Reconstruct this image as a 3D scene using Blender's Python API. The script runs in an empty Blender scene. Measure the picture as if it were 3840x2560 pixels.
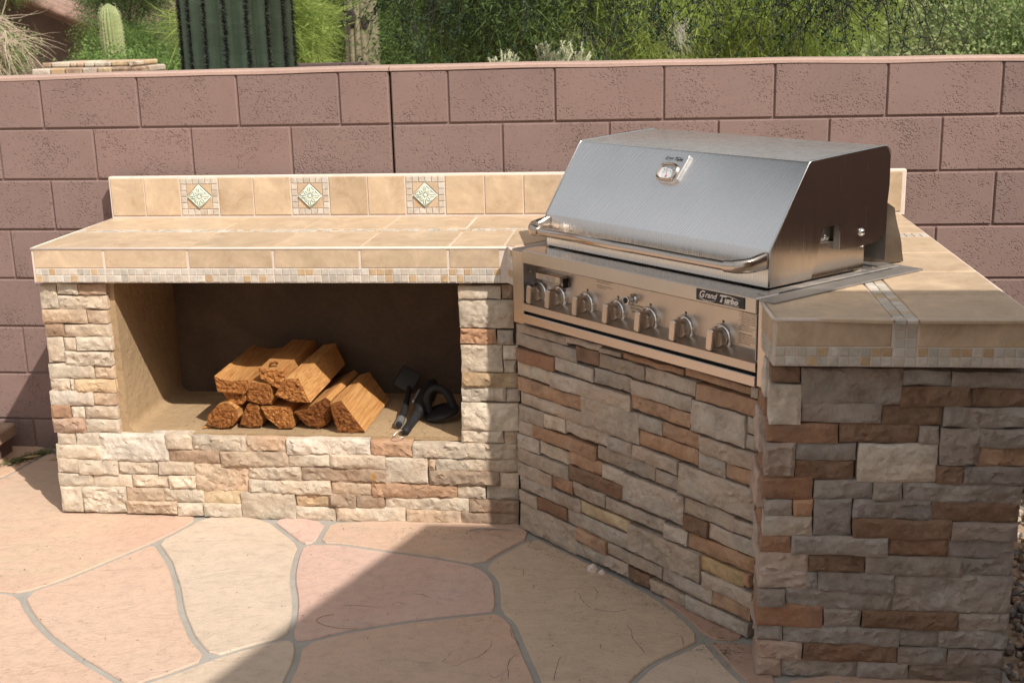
import bpy, math, random
import numpy as np
from mathutils import Vector, Matrix, noise
random.seed(7); RNG = np.random.default_rng(11)
SC = bpy.context.scene
COL = SC.collection

# ------------------------------------------------------------------ camera
cam_d = bpy.data.cameras.new('camera'); cam = bpy.data.objects.new('camera', cam_d); COL.objects.link(cam)
YAW, PITCH, ROLL = -0.1067, 0.2522, 0.0247
def cam_axes():
    cy, sy, cp, sp = math.cos(YAW), math.sin(YAW), math.cos(PITCH), math.sin(PITCH)
    f = Vector((sy*cp, cy*cp, -sp)); r = Vector((cy, -sy, 0)); d = f.cross(r)
    cr, sr = math.cos(ROLL), math.sin(ROLL)
    return cr*r + sr*d, -sr*r + cr*d, f
_r, _d, _f = cam_axes()
cam.matrix_world = Matrix(((_r.x, -_d.x, -_f.x, .9525), (_r.y, -_d.y, -_f.y, -4.752), (_r.z, -_d.z, -_f.z, 1.7181), (0, 0, 0, 1)))
cam_d.sensor_width = 36; cam_d.lens = 36*1.213; cam_d.clip_start = .05; cam_d.clip_end = 600
cam_d.dof.use_dof = True; cam_d.dof.focus_distance = 4.3; cam_d.dof.aperture_fstop = 7.1
SC.camera = cam

# ------------------------------------------------------------------ light
SUN_AZ = math.atan2(.695, .719)            # to the right of straight behind the camera
SUN_EL = math.radians(45.3)
SUN = Vector((math.sin(SUN_AZ)*math.cos(SUN_EL), -math.cos(SUN_AZ)*math.cos(SUN_EL), math.sin(SUN_EL)))
W = bpy.data.worlds.new('World'); SC.world = W; W.use_nodes = True
wn = W.node_tree; bg = wn.nodes['Background']
sky = wn.nodes.new('ShaderNodeTexSky'); sky.sky_type = 'NISHITA'; sky.sun_disc = False
sky.sun_elevation = SUN_EL; sky.sun_rotation = math.atan2(SUN.x, SUN.y); sky.air_density = 1.0; sky.dust_density = 7.0; sky.ozone_density = .8
hs_ = wn.nodes.new('ShaderNodeHueSaturation'); hs_.inputs['Saturation'].default_value = .42      # thin milky haze over the desert
wn.links.new(sky.outputs[0], hs_.inputs['Color']); 
gtc = wn.nodes.new('ShaderNodeTexCoord'); gmp = wn.nodes.new('ShaderNodeMapping'); gmp.inputs['Scale'].default_value = (1, 1, 2.2); wn.links.new(gtc.outputs['Generated'], gmp.inputs['Vector'])
cn = wn.nodes.new('ShaderNodeTexNoise'); cn.inputs['Scale'].default_value = 1.7; cn.inputs['Detail'].default_value = 7; cn.inputs['Roughness'].default_value = .55; wn.links.new(gmp.outputs[0], cn.inputs['Vector'])
cr_ = wn.nodes.new('ShaderNodeValToRGB'); cr_.color_ramp.elements[0].position = .34; cr_.color_ramp.elements[1].position = .60; wn.links.new(cn.outputs['Fac'], cr_.inputs[0])     # broken summer cloud all over the sky
cx_ = wn.nodes.new('ShaderNodeMix'); cx_.data_type = 'RGBA'; wn.links.new(cr_.outputs[0], cx_.inputs[0]); wn.links.new(hs_.outputs[0], cx_.inputs[6]); cx_.inputs[7].default_value = (4.9, 4.95, 5.1, 1)
wn.links.new(cx_.outputs[2], bg.inputs[0]); bg.inputs[1].default_value = .12
sl = bpy.data.lights.new('sun', 'SUN'); sl.energy = 4.3; sl.angle = math.radians(.55); sl.color = (1, .93, .85)
so = bpy.data.objects.new('sun', sl); COL.objects.link(so); so.rotation_euler = SUN.to_track_quat('Z', 'Y').to_euler()
SC.view_settings.view_transform = 'Standard'; SC.view_settings.look = 'None'
SC.view_settings.exposure = .29; SC.view_settings.gamma = 1; SC.view_settings.use_curve_mapping = False

# ------------------------------------------------------------------ helpers
def tag(o, label=None, cat=None, group=None, kind=None):
    if label: o['label'] = label
    if cat: o['category'] = cat
    if group: o['group'] = group
    if kind: o['kind'] = kind
    return o
WORLD = {}                                  # object name -> world matrix, so children can be placed in world space
def link(name, data, parent=None, mat=None, mw=None):
    o = bpy.data.objects.new(name, data); COL.objects.link(o)
    mw = mw or Matrix.Identity(4)
    if mat is not None and data is not None and not data.materials: data.materials.append(mat)
    if parent is not None:
        o.parent = parent; o.matrix_basis = WORLD[parent.name].inverted() @ mw
    else: o.matrix_basis = mw
    WORLD[o.name] = mw
    return o
def empty(name, loc, label=None, cat=None, group=None, rz=0):
    return tag(link(name, None, None, None, Matrix.Translation(loc) @ Matrix.Rotation(rz, 4, 'Z')), label, cat, group)
class MB:
    def __init__(s): s.v = []; s.f = []
    def add(s, vs, fs):
        k = len(s.v); s.v += [tuple(v) for v in vs]; s.f += [tuple(i+k for i in f) for f in fs]; return s
    def box(s, x0, x1, y0, y1, z0, z1, M=None):
        vs = [(x, y, z) for z in (z0, z1) for y in (y0, y1) for x in (x0, x1)]
        if M: vs = [M @ Vector(v) for v in vs]
        return s.add(vs, [(0,2,3,1), (4,5,7,6), (0,1,5,4), (2,6,7,3), (0,4,6,2), (1,3,7,5)])
    def cbox(s, x0, x1, y0, y1, z0, z1, b=.003, M=None):       # box chamfered on every edge
        X, Y, Z = (x0, x1), (y0, y1), (z0, z1); vs = []; idx = {}
        for i in (0, 1):
            for j in (0, 1):
                for k in (0, 1):
                    c = (X[i], Y[j], Z[k]); d = (b if i == 0 else -b, b if j == 0 else -b, b if k == 0 else -b)
                    for a in range(3):
                        p = [c[q]+(0 if q == a else d[q]) for q in range(3)]; idx[i, j, k, a] = len(vs); vs.append(tuple(p))
        if M: vs = [M @ Vector(v) for v in vs]
        f = []
        for a in range(3):
            o = [q for q in range(3) if q != a]
            for s0 in (0, 1):
                q = []
                for (m, n_) in ((0,0), (1,0), (1,1), (0,1)):
                    t = [0,0,0]; t[a] = s0; t[o[0]] = m; t[o[1]] = n_; q.append(idx[t[0], t[1], t[2], a])
                f.append(q if (s0 == 1) ^ (a == 1) else q[::-1])
        for a in range(3):
            o = [q for q in range(3) if q != a]
            for m in (0, 1):
                for n_ in (0, 1):
                    t0 = [0,0,0]; t1 = [0,0,0]; t1[a] = 1
                    for t in (t0, t1): t[o[0]] = m; t[o[1]] = n_
                    f.append((idx[(*t0, o[0])], idx[(*t1, o[0])], idx[(*t1, o[1])], idx[(*t0, o[1])]))
        for i in (0, 1):
            for j in (0, 1):
                for k in (0, 1): f.append((idx[i,j,k,0], idx[i,j,k,1], idx[i,j,k,2]))
        return s.add(vs, f)
    def prism(s, poly, z0, z1, M=None, bev=0):                  # polygon (x, y), counter-clockwise, pulled along z; bevel on the z1 face
        n = len(poly); rings = [[(x, y, z0) for x, y in poly]]
        if bev:
            rings.append([(x, y, z1-bev) for x, y in poly]); rings.append([(x, y, z1) for x, y in inset(poly, bev)])
        else: rings.append([(x, y, z1) for x, y in poly])
        vs = [p for r in rings for p in r]
        if M: vs = [M @ Vector(v) for v in vs]
        f = [tuple(range(n))[::-1], tuple(range((len(rings)-1)*n, len(rings)*n))]
        for r in range(len(rings)-1):
            for i in range(n):
                j = (i+1) % n; f.append((r*n+i, r*n+j, (r+1)*n+j, (r+1)*n+i))
        return s.add(vs, f)
    def tube(s, pts, rad, seg=8, cap=True):
        pts = [Vector(p) for p in pts]; rad = rad if hasattr(rad, '__len__') else [rad]*len(pts)
        vs = []; up = None
        for i, p in enumerate(pts):
            d = (pts[min(i+1, len(pts)-1)] - pts[max(i-1, 0)]).normalized()
            if up is None: up = d.orthogonal().normalized()
            up = (up - d*up.dot(d)); up = up.normalized() if up.length > 1e-6 else d.orthogonal().normalized()
            w = d.cross(up)
            for k in range(seg):
                a = 2*math.pi*k/seg; vs.append(p + (up*math.cos(a)+w*math.sin(a))*rad[i])
        f = [(i*seg+k, i*seg+(k+1) % seg, (i+1)*seg+(k+1) % seg, (i+1)*seg+k) for i in range(len(pts)-1) for k in range(seg)]
        if cap: f += [tuple(range(seg))[::-1], tuple(range((len(pts)-1)*seg, len(pts)*seg))]
        return s.add(vs, f)
    def lathe(s, prof, M=None, seg=24):                         # (radius, z) profile about local z
        vs = [(r*math.cos(2*math.pi*k/seg), r*math.sin(2*math.pi*k/seg), z) for r, z in prof for k in range(seg)]
        if M: vs = [M @ Vector(v) for v in vs]
        f = [(i*seg+k, i*seg+(k+1) % seg, (i+1)*seg+(k+1) % seg, (i+1)*seg+k) for i in range(len(prof)-1) for k in range(seg)]
        f += [tuple(range(seg))[::-1], tuple(range((len(prof)-1)*seg, len(prof)*seg))]
        return s.add(vs, f)
    def mesh(s, name, smooth=False):
        m = bpy.data.meshes.new(name); m.from_pydata(s.v, [], s.f); m.update()
        if smooth is True: m.shade_smooth()
        elif smooth: 
            m.shade_smooth(); m.set_sharp_from_angle(angle=math.radians(smooth))
        return m
    def build(s, name, mat, parent=None, mw=None, smooth=False):
        m = s.mesh(name, smooth)
        if mw is not None: return link(name, m, parent, mat, mw)
        c = Vector((sum(v[0] for v in s.v), sum(v[1] for v in s.v), sum(v[2] for v in s.v)))/len(s.v)   # origin at the piece itself
        m.transform(Matrix.Translation(-c)); return link(name, m, parent, mat, Matrix.Translation(c))
def inset(poly, d):
    n = len(poly); out = []
    for i in range(n):
        a, b, c = Vector(poly[i-1]), Vector(poly[i]), Vector(poly[(i+1) % n])
        e1 = (b-a).normalized(); e2 = (c-b).normalized(); n1 = Vector((-e1.y, e1.x)); n2 = Vector((-e2.y, e2.x))
        m = n1+n2; k = d/max(.35, m.dot(n1)) if m.length > .1 else d
        out.append(tuple(b+m*k))
    return out
def chaikin(poly, it=2, q=.22):
    for _ in range(it):
        o = []
        for i in range(len(poly)):
            a, b = Vector(poly[i]), Vector(poly[(i+1) % len(poly)]); o += [tuple(a.lerp(b, q)), tuple(a.lerp(b, 1-q))]
        poly = o
    return poly
def frame(o, x, y, z):                                          # matrix from origin and axes
    return Matrix(((x[0], y[0], z[0], o[0]), (x[1], y[1], z[1], o[1]), (x[2], y[2], z[2], o[2]), (0, 0, 0, 1)))

# ------------------------------------------------------------------ materials
def mat(name, col, rough=.8, metal=0, spec=.5):
    m = bpy.data.materials.new(name); m.use_nodes = True; b = m.node_tree.nodes['Principled BSDF']
    b.inputs['Base Color'].default_value = (*col, 1); b.inputs['Roughness'].default_value = rough
    b.inputs['Metallic'].default_value = metal; b.inputs['Specular IOR Level'].default_value = spec
    return m
class NT:
    def __init__(s, m): s.m = m; s.t = m.node_tree; s.b = s.t.nodes['Principled BSDF']; s.out = s.t.nodes['Material Output']
    def n(s, typ, **kw):
        o = s.t.nodes.new('ShaderNode'+typ)
        for k, v in kw.items():
            if k.startswith('i_'): o.inputs[k[2:].replace('_', ' ')].default_value = v
            elif isinstance(k, str) and k.startswith('n') and k[1:].isdigit(): o.inputs[int(k[1:])].default_value = v
            else: setattr(o, k, v)
        return o
    def l(s, a, b): s.t.links.new(a, b)
    def coords(s, rnd=True, world=False, scale=None):
        tc = s.n('TexCoord')
        if world: g = s.n('NewGeometry'); v = g.outputs['Position']
        else:
            v = tc.outputs['Object']
            if rnd:
                oi = s.n('ObjectInfo'); mu = s.n('Math', operation='MULTIPLY', n1=37.0); s.l(oi.outputs['Random'], mu.inputs[0])
                ad = s.n('VectorMath', operation='ADD'); s.l(v, ad.inputs[0]); s.l(mu.outputs[0], ad.inputs[1]); v = ad.outputs[0]
        if scale:
            mp = s.n('Mapping'); mp.inputs['Scale'].default_value = scale; s.l(v, mp.inputs['Vector']); v = mp.outputs[0]
        return v
    def noise(s, v, scale, detail=4, rough=.55, dist=0):
        o = s.n('TexNoise'); o.inputs['Scale'].default_value = scale; o.inputs['Detail'].default_value = detail
        o.inputs['Roughness'].default_value = rough; o.inputs['Distortion'].default_value = dist; s.l(v, o.inputs['Vector']); return o.outputs['Fac']
    def ramp(s, f, stops):
        r = s.n('ValToRGB'); e = r.color_ramp.elements
        while len(e) > 1: e.remove(e[0])
        e[0].position = stops[0][0]; c = stops[0][1]; e[0].color = (*c, 1) if len(c) == 3 else c
        for p, c in stops[1:]:
            q = e.new(p); q.color = (*c, 1)
        s.l(f, r.inputs[0]); return r.outputs[0]
    def mix(s, f, a, b, mode='MIX'):
        m = s.n('Mix', data_type='RGBA', blend_type=mode)
        for sock, x in ((m.inputs[0], f), (m.inputs[6], a), (m.inputs[7], b)):
            if isinstance(x, (int, float)): sock.default_value = x
            elif isinstance(x, tuple): sock.default_value = (*x, 1)
            else: s.l(x, sock)
        return m.outputs[2]
    def bump(s, h, strength=.5, dist=.005, prev=None):
        b = s.n('Bump'); b.inputs['Strength'].default_value = strength; b.inputs['Distance'].default_value = dist; s.l(h, b.inputs['Height'])
        if prev is not None: s.l(prev, b.inputs['Normal'])
        return b.outputs[0]
    def color(s, c): s.l(c, s.b.inputs['Base Color'])
    def normal(s, c): s.l(c, s.b.inputs['Normal'])
    def rough(s, c): s.l(c, s.b.inputs['Roughness'])
def g3(v): return (v, v, v)
def mul(c, k): return tuple(x*k for x in c)
def stone_mat(name, col, var=.28, stain=False):
    m = mat(name, col, .9, 0, .25); n = NT(m); v = n.coords()
    big = n.noise(v, 9, 5, .6, .6); fine = n.noise(v, 70, 6, .7); hue = n.noise(v, 4, 2)
    c = n.ramp(big, [(.3, mul(col, 1-var)), (.5, col), (.72, mul(col, 1+var*.7))])
    c = n.mix(n.ramp(hue, [(.42, g3(0)), (.7, g3(.5))]), c, (col[0]*1.05, col[1]*.82, col[2]*.66))
    c = n.mix(n.ramp(n.noise(v, 13, 6, .7, .4), [(.5, g3(0)), (.72, g3(.45))]), c, (min(1, col[0]*1.25+.03), min(1, col[1]*1.3+.03), min(1, col[2]*1.35+.03)))
    c = n.mix(.35, c, n.ramp(fine, [(.3, g3(.55)), (.6, g3(1)), (.75, g3(1.15))]), 'MULTIPLY')
    oi = n.n('ObjectInfo'); c = n.mix(1, c, n.ramp(oi.outputs['Random'], [(0, g3(.86)), (1, g3(1.1))]), 'MULTIPLY')
    if stain:                                    # rusty drip below the alcove
        ps = n.coords(world=True); gz = n.noise(ps, 60, 4)
        sb = n.n('VectorMath', operation='SUBTRACT'); n.l(ps, sb.inputs[0]); sb.inputs[1].default_value = STAIN; ml = n.n('VectorMath', operation='MULTIPLY'); n.l(sb.outputs[0], ml.inputs[0]); ml.inputs[1].default_value = (62, 0, 19)
        ln = n.n('VectorMath', operation='LENGTH'); n.l(ml.outputs[0], ln.inputs[0]); ad = n.n('Math', operation='ADD'); n.l(ln.outputs['Value'], ad.inputs[0]); n.l(gz, ad.inputs[1])
        c = n.mix(n.ramp(ad.outputs[0], [(.75, g3(.85)), (1.0, g3(0))]), c, (.36, .17, .02))
    n.color(c)
    ch = n.n('TexVoronoi', feature='F1'); ch.inputs['Scale'].default_value = 30; dn = n.n('TexNoise'); dn.inputs['Scale'].default_value = 14; dn.inputs['Detail'].default_value = 5; n.l(v, dn.inputs['Vector'])
    av = n.n('VectorMath', operation='MULTIPLY_ADD'); n.l(dn.outputs['Color'], av.inputs[0]); av.inputs[1].default_value = (.07, .07, .07); n.l(v, av.inputs[2]); n.l(av.outputs[0], ch.inputs['Vector'])
    b0 = n.bump(ch.outputs['Distance'], .45, .006); b1 = n.bump(n.noise(v, 34, 7, .66, .8), .8, .007, b0); b2 = n.bump(n.noise(v, 190, 5, .7), .55, .0025, b1); n.normal(b2)
    return m
STAIN = (.013, -.7, .165)
STONE_COL = dict(c=(.58,.495,.385), w=(.60,.53,.44), t=(.50,.38,.27), b=(.37,.27,.19), o=(.45,.285,.18), q=(.355,.315,.275), j=(.335,.285,.235), y=(.54,.41,.26), Y=(.52,.37,.20), p=(.46,.335,.25),
                 g=(.47,.40,.325), k=(.45,.37,.29), G=(.335,.295,.26), d=(.25,.16,.105), O=(.37,.215,.135), m=(.46,.365,.30))
STONE = {k: stone_mat('stone_'+{'c':'cream','w':'white','t':'tan','b':'brown','o':'orange','y':'yellow','Y':'gold','p':'pink','g':'grey','k':'khaki','G':'slate','d':'dark_brown','O':'rust','m':'mauve','q':'taupe','j':'umber'}[k], v, stain=k in 'bo') for k, v in STONE_COL.items()}

def tile_mat(name, col, vs=1.0):
    m = mat(name, col, .42, 0, .4); n = NT(m); v = n.coords()
    a = n.noise(v, 8*vs, 7, .68, .9); b = n.noise(v, 30*vs, 5, .7); ve = n.noise(v, 5*vs, 8, .62, 2.5)
    c = n.ramp(a, [(.30, (col[0]*.80, col[1]*.74, col[2]*.66)), (.44, mul(col, .92)), (.54, col), (.68, tuple(min(1, x*1.2) for x in col))])
    vein = n.ramp(ve, [(.48, g3(0)), (.50, g3(.16)), (.52, g3(0))]); c = n.mix(vein, c, (.72, .62, .47))
    c = n.mix(.3, c, n.ramp(b, [(.3, g3(.7)), (.6, g3(1.05))]), 'MULTIPLY')
    oi = n.n('ObjectInfo'); c = n.mix(1, c, n.ramp(oi.outputs['Random'], [(0, g3(.9)), (1, g3(1.08))]), 'MULTIPLY')
    n.color(c); n.normal(n.bump(n.noise(v, 40, 4), .12, .002)); return m
M_TILE = tile_mat('travertine_tile', (.535, .40, .268)); 
M_MOS = [tile_mat('mosaic_cream', (.54,.475,.395), 3), tile_mat('mosaic_grey', (.46,.425,.365), 3), tile_mat('mosaic_white', (.56,.51,.445), 3), tile_mat('mosaic_tan', (.49,.35,.205), 3)]
def rough_mat(name, col, scale=60, var=.15, b=.5, d=.003, rough=.92, world=False):
    m = mat(name, col, rough, 0, .25); n = NT(m); v = n.coords(world=world)
    c = n.ramp(n.noise(v, scale*.12, 4, .6, .5), [(.3, mul(col, 1-var)), (.7, mul(col, 1+var))]); 
    c = n.mix(.4, c, n.ramp(n.noise(v, scale*3, 3, .7), [(.3, g3(.75)), (.65, g3(1.1))]), 'MULTIPLY'); n.color(c)
    n.normal(n.bump(n.noise(v, scale, 6, .65), b, d)); return m
M_GROUT = rough_mat('grout', (.66, .56, .48), 120, .08, .3, .001)
M_STUCCO = rough_mat('tan_stucco', (.385, .27, .155), 22, .16, .7, .012)
M_STUCCO_SHADE = rough_mat('shade_dark_stucco', (.115,.08,.055), 22, .3, .8, .012)  # alcove stucco darkened: the shade at the back is put into its colour
M_CORE = rough_mat('mortar', (.40, .33, .27), 40, .15, .7, .008)
M_JOINT = rough_mat('concrete_joint', (.34, .32, .285), 90, .1, .4, .002)
def flag_mat(name, col, col2, streak=.5):
    m = mat(name, col, .78, 0, .3); n = NT(m); v = n.coords(rnd=True)
    a = n.noise(v, 1.5, 3, .5, .6); st = n.noise(n.coords(True, scale=(1.2, 2.6, 1)), 3.5, 8, .62, 1.4)
    c = n.mix(n.ramp(a, [(.35, g3(0)), (.62, g3(1))]), col, col2)
    c = n.mix(n.ramp(st, [(.35, g3(0)), (.7, g3(streak))]), c, mul(col, 1.14))
    c = n.mix(n.ramp(n.noise(v, 11, 6, .7), [(.5, g3(0)), (.8, g3(.5))]), c, mul(col2, .84))
    c = n.mix(.5, c, n.ramp(n.noise(v, 28, 8, .75), [(.32, g3(.72)), (.5, g3(1)), (.7, g3(1.1))]), 'MULTIPLY')
    sp = n.noise(v, 160, 2, .5); c = n.mix(n.ramp(sp, [(.22, g3(.8)), (.3, g3(0))]), c, (.12, .10, .08))
    n.color(c)
    lay = n.n('TexVoronoi', feature='F1'); lay.inputs['Scale'].default_value = 2.3
    nz = n.n('TexNoise'); nz.inputs['Scale'].default_value = 5; nz.inputs['Detail'].default_value = 7; n.l(v, nz.inputs['Vector'])
    n.l(nz.outputs['Color'], lay.inputs['Vector'])
    b1 = n.bump(n.ramp(st, [(.4, g3(0)), (.43, g3(.35)), (.55, g3(.4)), (.57, g3(.6)), (.8, g3(.8))]), .6, .005)
    n.normal(n.bump(n.noise(v, 75, 7, .72), .8, .004, b1)); return m
M_FLAG = dict(a=flag_mat('flag_pink', (.53,.35,.265), (.545,.41,.295)), b=flag_mat('flag_peach', (.54,.38,.285), (.56,.405,.31)), c=flag_mat('flag_cream', (.54,.43,.33), (.56,.455,.36), .4),
    d=flag_mat('flag_rose', (.52,.35,.285), (.57,.42,.35), .8), e=flag_mat('flag_clay', (.52,.35,.26), (.52,.385,.29), .7), f=flag_mat('flag_orange', (.57,.39,.265), (.55,.39,.28)),
    g=flag_mat('flag_sand', (.53,.405,.295), (.50,.37,.275), .6), r=flag_mat('flag_red', (.42,.26,.195), (.43,.295,.225), .6))
def steel(name, col=(.60,.585,.56), rough=.3, aniso=.6, dust=.0, streak=(2, 200, 2)):
    m = mat(name, col, rough, 1); n = NT(m); v = n.coords(False, scale=streak); n.b.inputs['Anisotropic'].default_value = aniso
    f = n.noise(v, 3, 4, .6); f2 = n.noise(n.coords(False), 6, 5, .6)
    rr = n.ramp(f, [(.3, g3(rough*.8)), (.7, g3(rough*1.25))]); n.rough(rr)
    c = n.mix(n.ramp(f2, [(.4, g3(0)), (.75, g3(.35))]), col, mul(col, .82))
    if dust:
        sp = n.noise(n.coords(False, scale=(1, 6, 1)), 14, 8, .75); k = n.ramp(sp, [(.38, g3(0)), (.62, g3(dust))])
        c = n.mix(k, c, (.30, .25, .20)); mx = n.n('Math', operation='SUBTRACT'); mx.inputs[0].default_value = 1; n.l(k, mx.inputs[1]); n.l(mx.outputs[0], n.b.inputs['Metallic'])
    n.color(c); n.normal(n.bump(f, .04, .0005)); return m
M_STEEL = steel('brushed_steel', (.58,.505,.435), .22); M_STEEL_TOP = steel('dusty_steel', (.5,.48,.45), .33, .3, .75); M_STEEL_D = steel('dull_steel', (.42,.41,.395), .42, .2, .35)
M_SATIN = steel('satin_steel', (.57,.49,.415), .34, .3); M_RING = steel('bright_ring', (.86,.85,.83), .24, 0); M_CHROME = steel('polished_steel', (.66,.65,.63), .17, 0); M_BLACK = mat('black_gap', (.012,.012,.012), .7); M_PRINT = mat('black_print', (.03,.028,.025), .6)
M_PLATE = mat('black_plate', (.012,.012,.014), .35); M_SILVER = mat('silver_print', (.75,.68,.60), .4); M_RUBBER = rough_mat('black_rubber', (.022,.022,.023), 80, .15, .2, .001, .6)
M_PLASTIC = mat('black_plastic', (.016,.016,.017), .42); M_GREYPL = mat('grey_plastic', (.14,.14,.14), .5)

# ------------------------------------------------------------------ measured stone and flagstone layouts (metres)
LEFT_STONES = [
(-0.004,0.061,0.777,0.866,"c"),(0.065,0.139,0.827,0.866,"c"),(0.140,0.243,0.826,0.865,"b"),
(0.062,0.242,0.773,0.824,"c"),(-0.004,0.163,0.722,0.773,"t"),(0.165,0.238,0.723,0.771,"t"),
(-0.000,0.070,0.673,0.720,"b"),(0.072,0.240,0.675,0.720,"c"),(0.000,0.062,0.579,0.671,"c"),
(0.065,0.109,0.623,0.671,"c"),(0.110,0.244,0.622,0.673,"c"),(0.062,0.236,0.570,0.620,"c"),
(-0.006,0.165,0.520,0.575,"c"),(0.165,0.238,0.520,0.568,"t"),(-0.007,0.068,0.469,0.524,"c"),
(0.069,0.085,0.473,0.517,"c"),(0.086,0.239,0.469,0.518,"y"),(-0.013,0.152,0.418,0.474,"w"),
(0.153,0.236,0.421,0.467,"t"),(-0.013,0.061,0.371,0.421,"o"),(0.062,0.111,0.371,0.416,"c"),
(0.113,0.234,0.368,0.418,"c"),(-0.015,0.110,0.317,0.373,"p"),(0.110,0.237,0.317,0.367,"c"),
(-0.006,0.064,0.267,0.315,"c"),(0.065,0.160,0.262,0.317,"c"),(0.156,0.412,0.211,0.316,"w"),
(0.406,0.504,0.260,0.318,"c"),(0.505,0.703,0.257,0.311,"c"),(0.703,0.854,0.255,0.310,"t"),
(-0.016,0.162,0.213,0.270,"c"),(0.409,0.605,0.206,0.263,"b"),(0.606,0.855,0.197,0.256,"t"),
(-0.012,0.065,0.162,0.217,"c"),(0.065,0.216,0.157,0.213,"c"),(0.216,0.367,0.161,0.211,"c"),
(0.368,0.504,0.162,0.212,"c"),(0.500,0.703,0.098,0.209,"t"),(-0.018,0.113,0.110,0.162,"c"),
(0.113,0.262,0.108,0.159,"c"),(0.263,0.406,0.111,0.159,"c"),(0.405,0.504,0.110,0.160,"c"),
(0.701,0.898,0.149,0.201,"c"),(0.701,1.004,0.098,0.150,"c"),(-0.016,0.066,0.010,0.110,"c"),
(0.066,0.236,0.007,0.110,"c"),(0.237,0.380,0.057,0.109,"t"),(0.379,0.530,0.055,0.110,"c"),
(0.527,0.670,0.049,0.104,"y"),(0.669,0.869,-0.006,0.100,"c"),(0.233,0.426,0.008,0.058,"t"),
(0.426,0.523,0.005,0.054,"c"),(0.523,0.669,0.000,0.056,"c"),(0.851,1.157,0.250,0.310,"w"),
(1.157,1.308,0.246,0.305,"o"),(1.308,1.563,0.245,0.300,"c"),(1.563,1.681,0.242,0.298,"c"),
(1.631,1.682,0.293,0.346,"t"),(1.479,1.630,0.299,0.351,"c"),(0.855,1.006,0.202,0.253,"c"),
(1.007,1.208,0.200,0.253,"c"),(1.204,1.358,0.147,0.245,"c"),(1.359,1.385,0.199,0.245,"t"),
(1.385,1.680,0.194,0.245,"c"),(0.898,1.207,0.146,0.202,"b"),(1.361,1.613,0.145,0.198,"b"),
(1.612,1.679,0.137,0.193,"c"),(1.005,1.155,0.096,0.149,"t"),(1.154,1.459,0.093,0.147,"o"),
(1.459,1.561,0.094,0.147,"c"),(1.562,1.678,0.091,0.146,"c"),(0.873,0.995,0.050,0.099,"y"),
(0.995,1.095,0.050,0.103,"b"),(1.095,1.196,0.051,0.098,"b"),(1.197,1.501,0.041,0.096,"c"),
(1.501,1.677,0.041,0.093,"b"),(0.869,1.017,-0.006,0.049,"c"),(1.017,1.270,-0.006,0.053,"c"),
(1.271,1.471,-0.006,0.046,"t"),(1.470,1.675,-0.009,0.042,"b"),(1.488,1.633,0.815,0.860,"c"),
(1.634,1.675,0.815,0.863,"b"),(1.486,1.676,0.712,0.813,"c"),(1.489,1.614,0.657,0.710,"o"),
(1.615,1.674,0.657,0.707,"g"),(1.489,1.634,0.557,0.655,"c"),(1.635,1.689,0.604,0.655,"c"),
(1.634,1.680,0.554,0.602,"c"),(1.489,1.688,0.504,0.556,"y"),(1.487,1.641,0.451,0.505,"c"),
(1.642,1.689,0.451,0.501,"g"),(1.484,1.684,0.349,0.448,"c"),]
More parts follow.
